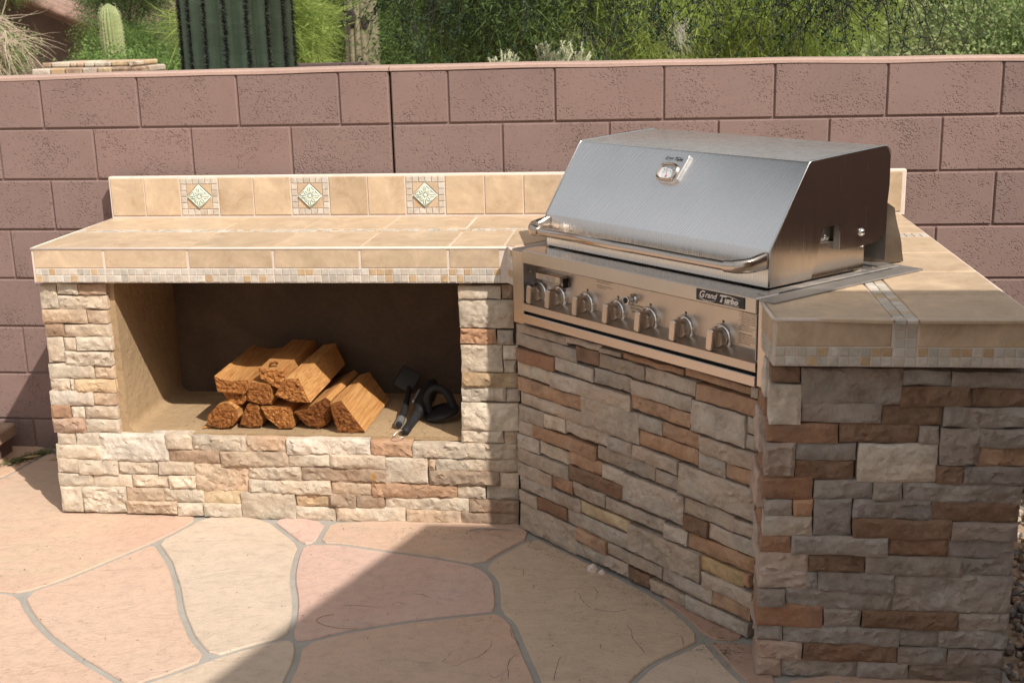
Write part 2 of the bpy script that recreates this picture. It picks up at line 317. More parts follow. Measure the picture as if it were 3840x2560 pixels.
ANGLED_STONES = [
(0.009,0.272,0.709,0.739,"g"),(0.273,0.444,0.723,0.744,"g"),(0.440,0.536,0.725,0.742,"g"),
(0.537,0.797,0.722,0.741,"o"),(0.798,1.055,0.722,0.745,"o"),(1.056,1.079,0.718,0.748,"g"),
(0.004,0.324,0.663,0.708,"g"),(0.325,0.433,0.676,0.722,"d"),(0.434,0.640,0.675,0.720,"k"),
(0.640,0.849,0.673,0.718,"g"),(0.849,1.100,0.668,0.716,"o"),(0.022,0.216,0.612,0.660,"O"),
(0.215,0.410,0.619,0.663,"g"),(0.411,0.578,0.621,0.670,"g"),(0.579,0.830,0.620,0.667,"g"),
(0.827,1.039,0.568,0.662,"g"),(1.039,1.100,0.615,0.664,"g"),(0.012,0.086,0.560,0.609,"c"),
(0.086,0.202,0.565,0.611,"c"),(0.198,0.572,0.561,0.613,"g"),(0.572,0.826,0.572,0.617,"o"),
(1.035,1.077,0.568,0.610,"g"),(0.024,0.345,0.510,0.557,"o"),(0.344,0.608,0.464,0.563,"k"),
(0.608,0.712,0.518,0.564,"g"),(0.709,0.867,0.520,0.566,"o"),(0.866,1.080,0.511,0.563,"g"),
(0.031,0.352,0.465,0.508,"k"),(0.265,0.481,0.419,0.466,"g"),(0.610,0.860,0.467,0.515,"o"),
(0.860,0.967,0.460,0.511,"g"),(0.967,1.082,0.462,0.507,"o"),(0.021,0.156,0.405,0.459,"g"),
(0.157,0.265,0.413,0.462,"c"),(0.469,0.582,0.417,0.462,"g"),(0.581,0.780,0.418,0.462,"g"),
(0.780,1.080,0.364,0.457,"k"),(0.019,0.096,0.356,0.404,"g"),(0.096,0.415,0.360,0.407,"o"),
(0.416,0.683,0.369,0.416,"k"),(0.681,0.779,0.366,0.409,"g"),(0.015,0.129,0.304,0.356,"g"),
(0.129,0.283,0.310,0.356,"c"),(0.284,0.443,0.314,0.361,"o"),(0.441,0.545,0.314,0.361,"g"),
(0.014,0.280,0.253,0.303,"k"),(0.278,0.542,0.261,0.313,"d"),(0.010,0.196,0.201,0.252,"k"),
(0.196,0.303,0.212,0.257,"O"),(0.302,0.461,0.213,0.260,"g"),(0.019,0.336,0.155,0.204,"g"),
(0.461,0.724,0.214,0.256,"k"),(0.541,0.803,0.265,0.357,"g"),(0.804,0.997,0.307,0.356,"k"),
(0.998,1.081,0.311,0.353,"g"),(0.336,0.574,0.163,0.205,"y"),(0.805,0.902,0.256,0.305,"d"),
(0.902,1.083,0.257,0.305,"g"),(0.008,0.107,0.102,0.148,"k"),(0.105,0.263,0.104,0.152,"d"),
(0.260,0.566,0.103,0.156,"g"),(0.725,0.822,0.204,0.251,"g"),(0.823,1.076,0.205,0.252,"o"),
(0.564,0.877,0.108,0.200,"k"),(0.875,1.040,0.151,0.199,"Y"),(1.041,1.069,0.162,0.201,"o"),
(0.002,0.311,0.002,0.099,"k"),(0.313,0.462,0.057,0.102,"o"),(0.463,0.713,0.058,0.100,"k"),
(0.714,0.922,0.055,0.101,"g"),(0.880,1.077,0.100,0.149,"g"),(0.920,1.067,0.056,0.100,"o"),
(0.305,0.558,0.007,0.053,"g"),(0.559,0.659,0.007,0.051,"d"),(0.660,0.816,0.003,0.043,"k"),
(0.817,1.061,0.004,0.049,"g"),]
PIER_STONES = [
(0.020,0.095,0.819,0.860,"d"),(0.096,0.346,0.764,0.858,"k"),(0.345,0.461,0.814,0.854,"g"),
(0.462,0.659,0.810,0.852,"g"),(0.342,0.511,0.760,0.815,"d"),(0.512,0.662,0.760,0.811,"d"),
(0.018,0.099,0.710,0.816,"w"),(0.100,0.297,0.714,0.768,"g"),(0.297,0.448,0.710,0.763,"d"),
(0.448,0.666,0.706,0.760,"g"),(0.014,0.194,0.658,0.712,"O"),(0.195,0.393,0.661,0.713,"d"),
(0.392,0.442,0.659,0.709,"g"),(0.444,0.541,0.607,0.706,"G"),(0.538,0.659,0.656,0.706,"g"),
(0.010,0.089,0.564,0.658,"m"),(0.088,0.241,0.611,0.659,"g"),(0.244,0.442,0.556,0.662,"w"),
(0.536,0.663,0.603,0.658,"o"),(0.087,0.238,0.559,0.612,"d"),(0.439,0.507,0.556,0.607,"d"),
(0.506,0.655,0.555,0.605,"G"),(0.004,0.137,0.505,0.566,"O"),(0.138,0.287,0.508,0.560,"g"),
(0.286,0.359,0.508,0.558,"k"),(0.359,0.655,0.502,0.557,"g"),(0.016,0.086,0.459,0.504,"g"),
(0.086,0.138,0.458,0.506,"o"),(0.138,0.238,0.407,0.508,"g"),(0.239,0.434,0.456,0.509,"G"),
(0.434,0.650,0.452,0.507,"d"),(0.011,0.139,0.402,0.460,"w"),(0.238,0.487,0.402,0.459,"d"),
(0.487,0.649,0.404,0.453,"G"),(0.008,0.085,0.355,0.406,"O"),(0.085,0.332,0.353,0.407,"g"),
(0.332,0.483,0.355,0.409,"d"),(0.480,0.646,0.351,0.404,"G"),(0.003,0.132,0.250,0.356,"m"),
(0.130,0.278,0.303,0.355,"d"),(0.277,0.522,0.300,0.356,"k"),(0.519,0.645,0.305,0.353,"G"),
(0.128,0.156,0.253,0.303,"G"),(0.156,0.353,0.247,0.304,"g"),(0.348,0.649,0.195,0.306,"g"),
(0.002,0.076,0.201,0.253,"g"),(0.076,0.351,0.196,0.254,"g"),(0.000,0.175,0.142,0.209,"O"),
(0.176,0.273,0.149,0.202,"g"),(0.274,0.520,0.148,0.201,"d"),(0.520,0.646,0.149,0.200,"g"),
(0.003,0.072,0.101,0.154,"g"),(0.072,0.375,0.093,0.149,"g"),(0.375,0.475,0.098,0.149,"g"),
(0.473,0.648,0.096,0.152,"g"),(0.006,0.124,0.044,0.101,"m"),(0.126,0.371,0.047,0.099,"d"),
(0.371,0.496,0.048,0.098,"g"),(0.496,0.641,0.048,0.097,"G"),(0.002,0.070,-0.001,0.051,"m"),
(0.069,0.269,-0.004,0.049,"g"),(0.268,0.401,-0.003,0.051,"g"),(0.401,0.642,-0.014,0.053,"k"),]
FLAGS = [
("a",[(-1.588,-0.326),(-1.562,-0.200),(-1.548,-0.080),(-1.544,0.034),(-1.330,-0.217),(-1.181,-0.541),(-0.936,-0.596),(-0.629,-0.675),(-0.673,-0.808),(-0.719,-0.905),(-0.816,-1.071),(-0.911,-1.226),(-0.998,-1.325),(-1.072,-1.313),(-1.371,-1.303),(-1.836,-0.697)]),
("f",[(-1.588,-0.326),(-1.562,-0.200),(-1.548,-0.080),(-1.544,0.034),(-1.715,0.148),(-2.130,0.135),(-2.092,-0.487)]),
("b",[(-0.998,-1.325),(-0.911,-1.226),(-0.816,-1.071),(-0.719,-0.905),(-0.606,-1.068),(-0.517,-1.238),(-0.438,-1.415),(-0.341,-1.583),(-0.250,-1.690),(-0.326,-1.774),(-0.394,-1.832),(-0.413,-1.867),(-0.454,-1.836),(-0.627,-1.712),(-0.784,-1.581),(-0.898,-1.460)]),
("b",[(-1.072,-1.313),(-0.998,-1.325),(-0.898,-1.460),(-0.784,-1.581),(-0.627,-1.712),(-0.454,-1.836),(-0.413,-1.867),(-0.403,-2.112),(-0.751,-2.247),(-1.230,-1.954),(-1.371,-1.303)]),
("c",[(-0.719,-0.905),(-0.673,-0.808),(-0.629,-0.675),(-0.521,-0.642),(-0.381,-0.689),(-0.289,-0.799),(-0.201,-0.907),(-0.194,-1.000),(-0.163,-1.166),(-0.108,-1.318),(-0.075,-1.460),(-0.063,-1.555),(-0.133,-1.598),(-0.185,-1.636),(-0.250,-1.690),(-0.341,-1.583),(-0.438,-1.415),(-0.517,-1.238),(-0.606,-1.068)]),
("d",[(-0.381,-0.689),(-0.274,-0.652),(-0.155,-0.707),(-0.153,-0.887),(-0.201,-0.907),(-0.289,-0.799)]),
("e",[(-0.155,-0.707),(0.111,-0.655),(0.520,-0.658),(0.591,-0.797),(0.510,-0.910),(0.434,-1.045),(0.306,-0.996),(0.174,-0.961),(-0.065,-0.894),(-0.153,-0.887)]),
("d",[(-0.153,-0.887),(-0.065,-0.894),(0.174,-0.961),(0.306,-0.996),(0.434,-1.045),(0.492,-1.133),(0.513,-1.238),(0.527,-1.364),(0.493,-1.374),(0.284,-1.433),(0.084,-1.520),(-0.023,-1.591),(-0.063,-1.555),(-0.075,-1.460),(-0.108,-1.318),(-0.163,-1.166),(-0.194,-1.000),(-0.201,-0.907)]),
("c",[(-0.250,-1.690),(-0.185,-1.636),(-0.133,-1.598),(-0.063,-1.555),(-0.023,-1.591),(-0.002,-1.701),(-0.000,-1.809),(0.024,-2.006),(-0.150,-2.096),(-0.386,-2.071),(-0.413,-1.867),(-0.394,-1.832),(-0.326,-1.774)]),
("e",[(-0.023,-1.591),(0.084,-1.520),(0.284,-1.433),(0.493,-1.374),(0.527,-1.364),(0.577,-1.425),(0.628,-1.598),(0.683,-1.769),(0.736,-2.002),(0.408,-2.136),(0.024,-2.006),(-0.000,-1.809),(-0.002,-1.701)]),
("g",[(0.434,-1.045),(0.510,-0.910),(0.591,-0.797),(0.811,-1.026),(0.984,-1.214),(1.078,-1.362),(1.135,-1.501),(1.071,-1.571),(0.989,-1.644),(0.930,-1.754),(0.876,-1.953),(0.736,-2.002),(0.683,-1.769),(0.628,-1.598),(0.577,-1.425),(0.527,-1.364),(0.513,-1.238),(0.492,-1.133)]),
("r",[(0.984,-1.214),(1.123,-1.260),(1.264,-1.447),(1.235,-1.514),(1.135,-1.501),(1.078,-1.362)]),
("r",[(1.135,-1.501),(1.235,-1.514),(1.306,-1.522),(1.324,-1.801),(1.257,-1.805),(1.230,-1.736),(1.197,-1.670),(1.153,-1.551)]),
("c",[(1.135,-1.501),(1.153,-1.551),(1.197,-1.670),(1.230,-1.736),(1.257,-1.805),(1.194,-2.049),(0.876,-1.953),(0.930,-1.754),(0.989,-1.644),(1.071,-1.571)]),
("e",[(1.257,-1.805),(1.334,-1.712),(1.696,-1.598),(1.927,-1.677),(1.867,-1.969),(1.487,-2.138),(1.194,-2.049)]),
]

# ================================================================== THE SETTING
# ground, patio with flagstones
gm = MB(); gm.box(-140, 140, -60, 260, -1.2, -.03)
M_DIRT = rough_mat('desert_soil', (.36,.27,.19), 3, .25, .5, .02, .95, True)
gr = gm.build('ground', M_DIRT); tag(gr, kind='structure')
pm = MB(); pm.box(-6, 1.925, -9, .0, -.03, -.0035); pm.box(-6, 0, 0, .25, -.03, -.0035); patio = pm.build('patio', M_JOINT); tag(patio, kind='structure')
def flag(code, pts):
    P = pts if sum(a[0]*b[1]-b[0]*a[1] for a, b in zip(pts, pts[1:]+pts[:1])) > 0 else pts[::-1]
    Q = []
    for i, a in enumerate(P):                                   # wander a little between the corners
        b = P[(i+1) % len(P)]; a, b = Vector(a), Vector(b); L = (b-a).length; k = max(1, int(L/.09)); w = Vector((-(b-a).y, (b-a).x)).normalized()
        for j in range(k):
            p = a.lerp(b, j/k); Q.append(tuple(p + (w*.004*noise.noise(Vector((p.x*9, p.y*9, 3.1))) if j else Vector((0, 0)))))
    Q = chaikin(inset(Q, .0095), 1, .25)
    m = MB(); m.prism(Q, -.02, .0025, bev=.0035); m.build('flagstone', M_FLAG[code], patio)
for c, pts in FLAGS: flag(c, pts)
# flaked layers and hairline cracks in the surface of the nearer flagstones
def flake(code, pts, h=.0018):
    P = pts if sum(a[0]*b[1]-b[0]*a[1] for a, b in zip(pts, pts[1:]+pts[:1])) > 0 else pts[::-1]; Q = []
    for i, a in enumerate(P):
        b = P[(i+1) % len(P)]; a, b = Vector(a), Vector(b); k = max(2, int((b-a).length/.012))
        for j in range(k): p = a.lerp(b, j/k); Q.append((p.x+.004*noise.noise(Vector((p.x*60, p.y*60, 1))), p.y+.004*noise.noise(Vector((p.x*60, p.y*60, 9)))))
    m = MB(); m.prism(Q, .0020, .0025+h, bev=.0006); m.build('flake', M_FLAG[code], patio)
M_CRACK = mat('crack_dirt', (.10,.08,.065), .95)
def crack(pts, w=.0011):
    Q = []
    for a, b in zip(pts, pts[1:]):
        a, b = Vector(a), Vector(b); k = max(2, int((b-a).length/.010))
        for j in range(k): p = a.lerp(b, j/k); Q.append(Vector((p.x+.006*noise.noise(Vector((p.x*45, p.y*45, 3))), p.y+.006*noise.noise(Vector((p.x*45, p.y*45, 7))), .0031)))
    m = MB(); n_ = len(Q); vs = []
    for i, p in enumerate(Q):
        d = (Q[min(i+1, n_-1)]-Q[max(i-1, 0)]).normalized(); q = Vector((-d.y, d.x, 0))*w*(.4+.9*abs(noise.noise(p*80))+.1)*(1 if 0 < i < n_-1 else .1); vs += [p+q, p-q]
    m.add(vs, [(2*i, 2*i+1, 2*i+3, 2*i+2) for i in range(n_-1)]); m.build('crack', M_CRACK, patio)
flake('g', [(0.750,-1.205),(0.778,-1.139),(0.805,-1.170),(0.821,-1.233),(0.815,-1.272),(0.834,-1.324),(0.811,-1.333),(0.785,-1.297),(0.769,-1.236)])
crack([(0.742,-1.229),(0.771,-1.200),(0.778,-1.139),(0.795,-1.159),(0.819,-1.214),(0.818,-1.260)])
crack([(0.764,-1.220),(0.774,-1.274),(0.804,-1.326),(0.859,-1.349),(0.896,-1.343),(0.923,-1.323)])
crack([(0.749,-1.366),(0.778,-1.358),(0.789,-1.334)])
crack([(0.915,-1.425),(0.924,-1.456),(0.931,-1.511),(0.950,-1.556),(0.969,-1.604)])
crack([(0.582,-1.116),(0.577,-1.065),(0.589,-1.052)])
crack([(0.613,-1.050),(0.627,-1.071)])
crack([(0.689,-1.493),(0.701,-1.523)])
crack([(1.020,-1.359),(1.028,-1.325)])
crack([(1.067,-1.483),(1.075,-1.529),(1.074,-1.562)])
crack([(0.620,-1.204),(0.620,-1.184),(0.629,-1.175)])
crack([(0.842,-1.582),(0.840,-1.549),(0.848,-1.545)])
crack([(0.752,-1.260),(0.761,-1.294)])
crack([(0.688,-1.315),(0.703,-1.309)])
crack([(0.909,-1.279),(0.928,-1.276)])
crack([(0.663,-1.456),(0.672,-1.438)])
flake('e', [(0.409,-1.677),(0.424,-1.619),(0.448,-1.584),(0.480,-1.599),(0.509,-1.538),(0.529,-1.541),(0.531,-1.579),(0.502,-1.647),(0.475,-1.657),(0.451,-1.691)])
crack([(0.409,-1.677),(0.424,-1.619),(0.449,-1.585)])
crack([(0.509,-1.536),(0.529,-1.541),(0.532,-1.571),(0.509,-1.639)])
crack([(0.609,-1.617),(0.592,-1.650),(0.591,-1.714),(0.600,-1.768)])
crack([(0.463,-1.438),(0.487,-1.423),(0.509,-1.431)])
crack([(0.545,-1.732),(0.563,-1.754),(0.580,-1.723)])
crack([(0.044,-1.353),(0.088,-1.345),(0.134,-1.352),(0.177,-1.366)])
crack([(0.205,-1.323),(0.237,-1.327),(0.262,-1.340)])
crack([(0.243,-1.257),(0.281,-1.265),(0.327,-1.297)])
crack([(0.209,-1.261),(0.219,-1.251),(0.230,-1.252)])
crack([(0.574,-1.472),(0.587,-1.516),(0.618,-1.583)])
crack([(0.725,-1.760),(0.723,-1.699),(0.731,-1.610)])
# flagstones carry on outside the picture
for c, pts in (('b', [(-1.86,-1.13),(-1.77,-.30),(-2.5,-.05),(-3.0,-.6),(-2.7,-1.4)]), ('e', [(-1.55,-1.33),(-1.86,-1.13),(-2.7,-1.4),(-2.6,-2.2),(-1.7,-2.1)]),
    ('a', [(-.50,-2.02),(-.9,-2.1),(-1.7,-2.1),(-2.1,-2.9),(-.7,-3.1)]), ('c', [(.35,-2.08),(-.02,-2.0),(-.5,-2.02),(-.7,-3.1),(.3,-3.0)]), ('g', [(1.1,-2.1),(.35,-2.08),(.3,-3.0),(1.0,-3.2)]),
    ('d', [(1.88,-2.05),(1.1,-2.1),(1.0,-3.2),(1.88,-3.1)]), ('b', [(1.88,-3.1),(1.0,-3.2),(.3,-3.0),(.1,-4.2),(1.1,-4.5),(1.88,-4.3)]), ('e', [(.3,-3.0),(-.7,-3.1),(-1.0,-4.3),(.1,-4.2)]),
    ('b', [(-.7,-3.1),(-2.1,-2.9),(-2.3,-4.1),(-1.0,-4.3)]), ('c', [(-2.1,-2.9),(-1.7,-2.1),(-2.6,-2.2),(-3.6,-2.4),(-3.5,-3.9),(-2.3,-4.1)])):
    flag(c, [tuple(Vector(p)) for p in pts])

# ------------------------------------------------------------------ concrete block wall
def cmu_mat():
    m = mat('painted_block', (.215,.145,.127), .93, 0, .2); n = NT(m); v = n.coords(True)
    c = n.ramp(n.noise(v, 5, 4, .6), [(.3, (.214,.146,.128)), (.7, (.240,.165,.146))])
    vo = n.n('TexVoronoi', feature='F1'); vo.inputs['Scale'].default_value = 120; wn_ = n.n('TexNoise'); wn_.inputs['Scale'].default_value = 70; wn_.inputs['Detail'].default_value = 3; n.l(v, wn_.inputs['Vector'])
    ma = n.n('VectorMath', operation='MULTIPLY_ADD'); n.l(wn_.outputs['Color'], ma.inputs[0]); ma.inputs[1].default_value = (.018, .018, .018); n.l(v, ma.inputs[2]); n.l(ma.outputs[0], vo.inputs['Vector'])
    msk = n.noise(v, 55, 3, .6); big = n.noise(v, 7, 2, .5); ad = n.n('Math', operation='ADD'); n.l(msk, ad.inputs[0]); n.l(big, ad.inputs[1]); sc_ = n.n('Math', operation='MULTIPLY_ADD'); n.l(ad.outputs[0], sc_.inputs[0]); sc_.inputs[1].default_value = .8; sc_.inputs[2].default_value = -.66
    th = n.n('Math', operation='ADD'); n.l(vo.outputs['Distance'], th.inputs[0]); n.l(sc_.outputs[0], th.inputs[1])
    h = n.ramp(th.outputs[0], [(.16, g3(0)), (.46, g3(1))])
    oi = n.n('ObjectInfo'); c = n.mix(1, c, n.ramp(oi.outputs['Random'], [(0, (.93,.94,.95)), (1, (1.06,1.04,1.03))]), 'MULTIPLY'); c = n.mix(n.ramp(n.noise(v, 22, 6, .7), [(.66, g3(0)), (.8, g3(.35))]), c, (.36,.28,.25))
    n.color(n.mix(n.ramp(th.outputs[0], [(.16, g3(.3)), (.33, g3(0))]), c, (.10,.065,.052)))
    n.normal(n.bump(n.noise(v, 190, 4, .6), .25, .002, n.bump(h, .7, .0045))); return m
M_CMU = cmu_mat(); M_CMUJ = rough_mat('painted_mortar', (.215,.145,.127), 40, .08, .4, .003)
M_CAP = rough_mat('cap_mortar', (.43,.30,.25), 30, .07, .35, .004)  # pink mortar, made lighter to paint in the light on the wall top
wall = empty('block_wall', (0, .1, 0), 'mauve painted concrete block wall running across the whole scene behind the counter', 'wall')
B, H, TOP = .4064, .2032, 1.5482
AL = .0368
mL = frame((0, 0, 0), (math.cos(AL), -math.sin(AL), 0), (math.sin(AL), math.cos(AL), 0), (0, 0, 1))    # left run, x negative going left
mR = Matrix.Identity(4)
def core(M, x0, x1, name):
    m = MB(); m.box(x0, x1, .0045, .19, -.1, TOP-.003, M); m.build(name, M_CMUJ, wall)
core(mL, -6.2, -.004, 'mortar_core'); core(mR, .004, 6.2, 'mortar_core')
blocks = {}
def block(M, x0, x1, k):
    x0 += .0026; x1 -= .0026; z1 = TOP-k*H-.0034; z0 = TOP-(k+1)*H+.0034; w = round(x1-x0, 4)
    if z0 < 0: z0 = -.05
    key = (w, round(z1-z0, 3))
    if key not in blocks:
        m = MB(); m.cbox(-w/2, w/2, -.015, .017, -(z1-z0)/2, (z1-z0)/2, .0045); blocks[key] = m.mesh('block')
    link('block', blocks[key], wall, M_CMU, M @ Matrix.Translation(((x0+x1)/2, .012+random.uniform(-.0012, .0012), (z0+z1)/2)) @ Matrix.Rotation(random.uniform(-.003, .003), 4, 'Y'))
for k in range(8):
    e = [-.2016-i*B for i in range(15)] if k % 2 == 0 else [-.4040-i*B for i in range(14)]
    e = [-.004]+e
    for a, b in zip(e, e[1:]): block(mL, b, a, k)
    e = [.2223]+[.6286+i*B for i in range(14)] if k % 2 == 0 else [.4254+i*B for i in range(14)]
    e = [.002]+e
    for a, b in zip(e, e[1:]): block(mR, a, b, k)
def cap(M, x0, x1):
    m = MB(); n_ = int((x1-x0)/.1); rows = []
    for i in range(n_+1):
        x = x0+(x1-x0)*i/n_; q = noise.noise(Vector((x*3, 5, 1)))*.002; u = abs(x-.35)/2.2; t = TOP+.001+.0145*max(0, 1-u*u)+q      # slightly sagging towards both ends
        rows.append([(x, -.0062, t-.017+q), (x, -.0058, t-.006), (x, .001, t-.0012), (x, .02, t), (x, .17, t), (x, .2, t-.006), (x, .2, TOP-.03)])
    vs = [M @ Vector(p) for r in rows for p in r]; c = 7
    m.add(vs, [(i*c+j, i*c+(j+1) % c, (i+1)*c+(j+1) % c, (i+1)*c+j) for i in range(n_) for j in range(c)] + [tuple(range(c)), tuple(range(n_*c, n_*c+c))[::-1]])
    m.build('mortar_cap', M_CAP, wall, smooth=50)
cap(mL, -6.2, -.002); cap(mR, .002, 6.2)

# ------------------------------------------------------------------ the house whose roof throws the shade (right of the picture)
house = empty('house', (6, -7, 0), 'tan stuccoed house with low pitched tiled roof on the near right side of the patio', 'house')
EX, EY, EZ, PIT = .22+.679*2.7, -.71+.712*2.7, 2.7, .39
EY = -.71-.712*2.7
EZ -= .14
rm = MB(); L = 4.6
for sgn in (0, 1):
    y0, y1 = (EY, EY-L) if sgn == 0 else (EY-L, EY-2*L); z0, z1 = (EZ, EZ+PIT*L) if sgn == 0 else (EZ+PIT*L, EZ)
    rm.add([(x, y, z+dz) for dz in (0, .14) for (y, z) in ((y0, z0), (y1, z1)) for x in (EX, EX+9)], [(0,1,3,2), (4,6,7,5), (0,4,5,1), (2,3,7,6), (0,2,6,4), (1,5,7,3)])
M_ROOFT = rough_mat('roof_tile', (.36,.20,.14), 14, .2, .8, .03)
roof = rm.build('roof', M_ROOFT, house)
yw = empty('side_wall', (3.45, -1.5, 0), 'mauve block side wall running forward from the back wall, right of the gravel', 'wall')
m = MB(); m.box(3.4, 3.6, -3.1, -.004, -.05, TOP); m.build('wall_body', M_CMUJ, yw); m = MB(); m.cbox(3.395, 3.605, -3.1, -.004, TOP+.0005, TOP+.02, .004); m.build('mortar_cap', M_CAP, yw)
wm = MB(); wm.box(EX+.5, EX+8.5, EY-2*L+.5, EY-.55, 0, EZ-.02); wm.build('wall', M_STUCCO, house)

# ================================================================== BARBECUE ISLAND
bL = -.0176
UL = Vector((math.cos(bL), math.sin(bL), 0)); NL = Vector((-math.sin(bL), math.cos(bL), 0)); F0 = Vector((-1.149, -.698, 0))
OA = Vector((.526, -.724, 0)); TA = (Vector((1.254, -1.497, 0))-OA).normalized(); NA = Vector((TA.y, -TA.x, 0))   # angled front: along, outwards
PL = Vector((1.258, -1.690, 0)); UP = (Vector((1.899, -1.702, 0))-PL).normalized(); NP = Vector((UP.y, -UP.x, 0))
ML = frame(F0, UL, NL, (0, 0, 1))                      # left run: x along, y back, z up
MA = frame(OA, TA, -NA, (0, 0, 1))                     # angled run: x along, y back
MP = frame(PL, UP, -NP, (0, 0, 1))
island = empty('barbecue_island', (.4, -.6, 0), 'L-shaped barbecue island faced in stacked ledge stone with beige tiled counter', 'outdoor kitchen')
cm = MB()
CD = -.032                                               # back of cavity (y world) handled in the left frame: v up to .66
cm.box(.03, 1.66, .066, .655, 0, .298, ML); cm.box(.03, .245, .076, .655, .298, .873, ML); cm.box(1.512, 1.75, .076, .655, .298, .873, ML)
cm.build('core', M_CORE, island)
# cavity lining: floor, coved sides, back
cv = MB(); prof = []
def ring(v, r):                                          # rounded rectangle section u,z at depth v
    u0, u1, z0, z1 = .262, 1.497, .314, .866; pts = []
    for (cx, cz, a0) in ((u0+r, z0+r, 180), (u1-r, z0+r, 270), (u1-r, z1-r*.3, 0), (u0+r, z1-r*.3, 90)):
        rr = r if a0 in (180, 270) else r*.3
        if a0 in (0, 90): cx = (u1-rr) if a0 == 0 else (u0+rr); cz = z1-rr
        for k in range(6):
            a = math.radians(a0+k*18); x = cx+rr*math.cos(a); z = cz+rr*math.sin(a)
            q = noise.noise(Vector((x*7, z*7, v*7)))*.004; pts.append((x+q, v, z+q))
    return pts
rings = [ring(.052+(.569-.052)*i/8, .035) for i in range(9)]; n_ = len(rings[0])
rings = [[((p[0]-.88)*1.055+.88, p[1]+.002, (p[2]-.59)*1.05+.59) for p in rings[0]]]+rings
cv.add([ML @ Vector(p) for r in rings for p in r], [(i*n_+k, (i+1)*n_+k, (i+1)*n_+(k+1) % n_, i*n_+(k+1) % n_) for i in range(9) for k in range(n_)])
bkp = MB(); bkp.add([ML @ Vector((p[0]*1.004-.004, p[1]-.0005, p[2])) for p in rings[-1]], [tuple(range(n_))]); bkp.build('alcove_back', M_STUCCO_SHADE, island)
cv.build('alcove_lining', M_STUCCO, island, smooth=40)
ac = MB(); ac.box(.012, 1.10, .045, .50, 0, .752, MA); ac.build('core', M_CORE, island)
pc = MB(); pc.box(.028, .632, .052, 1.60, 0, .873, MP); pc.build('core', M_CORE, island)

RJ = random.Random(3)
def rock(M, u0, u1, z0, z1, code, depth=.05, amp=1.0, out=0.0):
    """one ledge stone: front face on local y=0 looking to -y"""
    g = .0010; u0 += g; u1 -= g; z0 += g; z1 -= g; w, h = u1-u0, z1-z0
    nx = max(6, min(30, int(w/.0095))); nz = max(5, min(12, int(h/.008))); sd = Vector((random.uniform(0, 99), random.uniform(0, 99), random.uniform(0, 99)))
    off = out + random.uniform(-.007, .005); tilt = random.uniform(-.03, .03); tz = random.uniform(-.05, .05); A = .0135*amp*random.uniform(.6, 1.25)*min(1, h/.06+.15)
    smooth_ = code in 'Ocp' and random.random() < .25
    if smooth_: A *= .45
    vs, fs = [], []
    for j in range(nz+1):
        for i in range(nx+1):
            fx, fz = i/nx, j/nz; fx += RJ.uniform(-.36, .36)/nx if 0 < i < nx else 0; fz += RJ.uniform(-.36, .36)/nz if 0 < j < nz else 0; x = -w/2+w*fx; z = -h/2+h*fz
            p = Vector((x*16, z*22, 0))+sd
            r = noise.noise(p)*.6 + (.5-abs(noise.noise(p*1.9)))*.7 + noise.noise(p*4.3)*.28 + noise.noise(p*9)*.2
            e = min(fx*w, (1-fx)*w)/.0065; f = min(fz*h, (1-fz)*h)/.006; ed = min(1, e)*.5+min(1, f)*.5; edge = min(1, e, f)
            y = off - A*(r-.1)*min(1, .35+edge*.65) - tilt*x - tz*z + (.0036*(1-edge)**2)
            jx = noise.noise(Vector((sd.x, z*25, sd.z)))*.003 if i in (0, nx) else 0; jz = noise.noise(Vector((x*18, sd.y, sd.x)))*.004 if j in (0, nz) else 0
            vs.append((x+jx*(1 if i == 0 else -1), min(y, off+.012), z+jz))
    id_ = lambda i, j: j*(nx+1)+i
    for j in range(nz):
        for i in range(nx):
            a, b, c_, d = id_(i, j), id_(i+1, j), id_(i+1, j+1), id_(i, j+1); fs += [(a, b, c_), (a, c_, d)] if RJ.random() < .5 else [(a, b, d), (b, c_, d)]
    bd = [id_(i, 0) for i in range(nx+1)]+[id_(nx, j) for j in range(1, nz+1)]+[id_(i, nz) for i in range(nx-1, -1, -1)]+[id_(0, j) for j in range(nz-1, 0, -1)]
    k = len(vs); vs += [(vs[b][0], depth, vs[b][2]) for b in bd]; n2 = len(bd)
    for a in range(n2): fs.append((bd[(a+1) % n2], bd[a], k+a, k+(a+1) % n2))
    me = bpy.data.meshes.new('stone'); me.from_pydata(vs, [], fs); me.shade_smooth(); me.set_sharp_from_angle(angle=math.radians(34))
    return link('stone', me, island, STONE[code], M @ Matrix.Translation(((u0+u1)/2, 0, (z0+z1)/2)))
MLs = ML @ Matrix.Translation((0, .030, 0))
for u0, u1, z0, z1, c in LEFT_STONES:
    d = .12 if u0 < .03 else .045
    rock(MLs, u0, u1, max(z0, -.004), min(z1, .8735), c, d, 1.0)
for u0, u1, z0, z1, c in ANGLED_STONES:
    rock(MA, max(u0, .006), u1, max(z0, -.004), z1, c, .05, .95)
for u0, u1, z0, z1, c in PIER_STONES:
    u1 = min(u1, .668); d = .05; out = 0
    rock(MP, u0, u1, max(z0, -.004), min(z1, .8735), {'g': 'q', 'k': 'j'}.get(c, c), .12 if u0 < .06 else .05, 1.05, out)
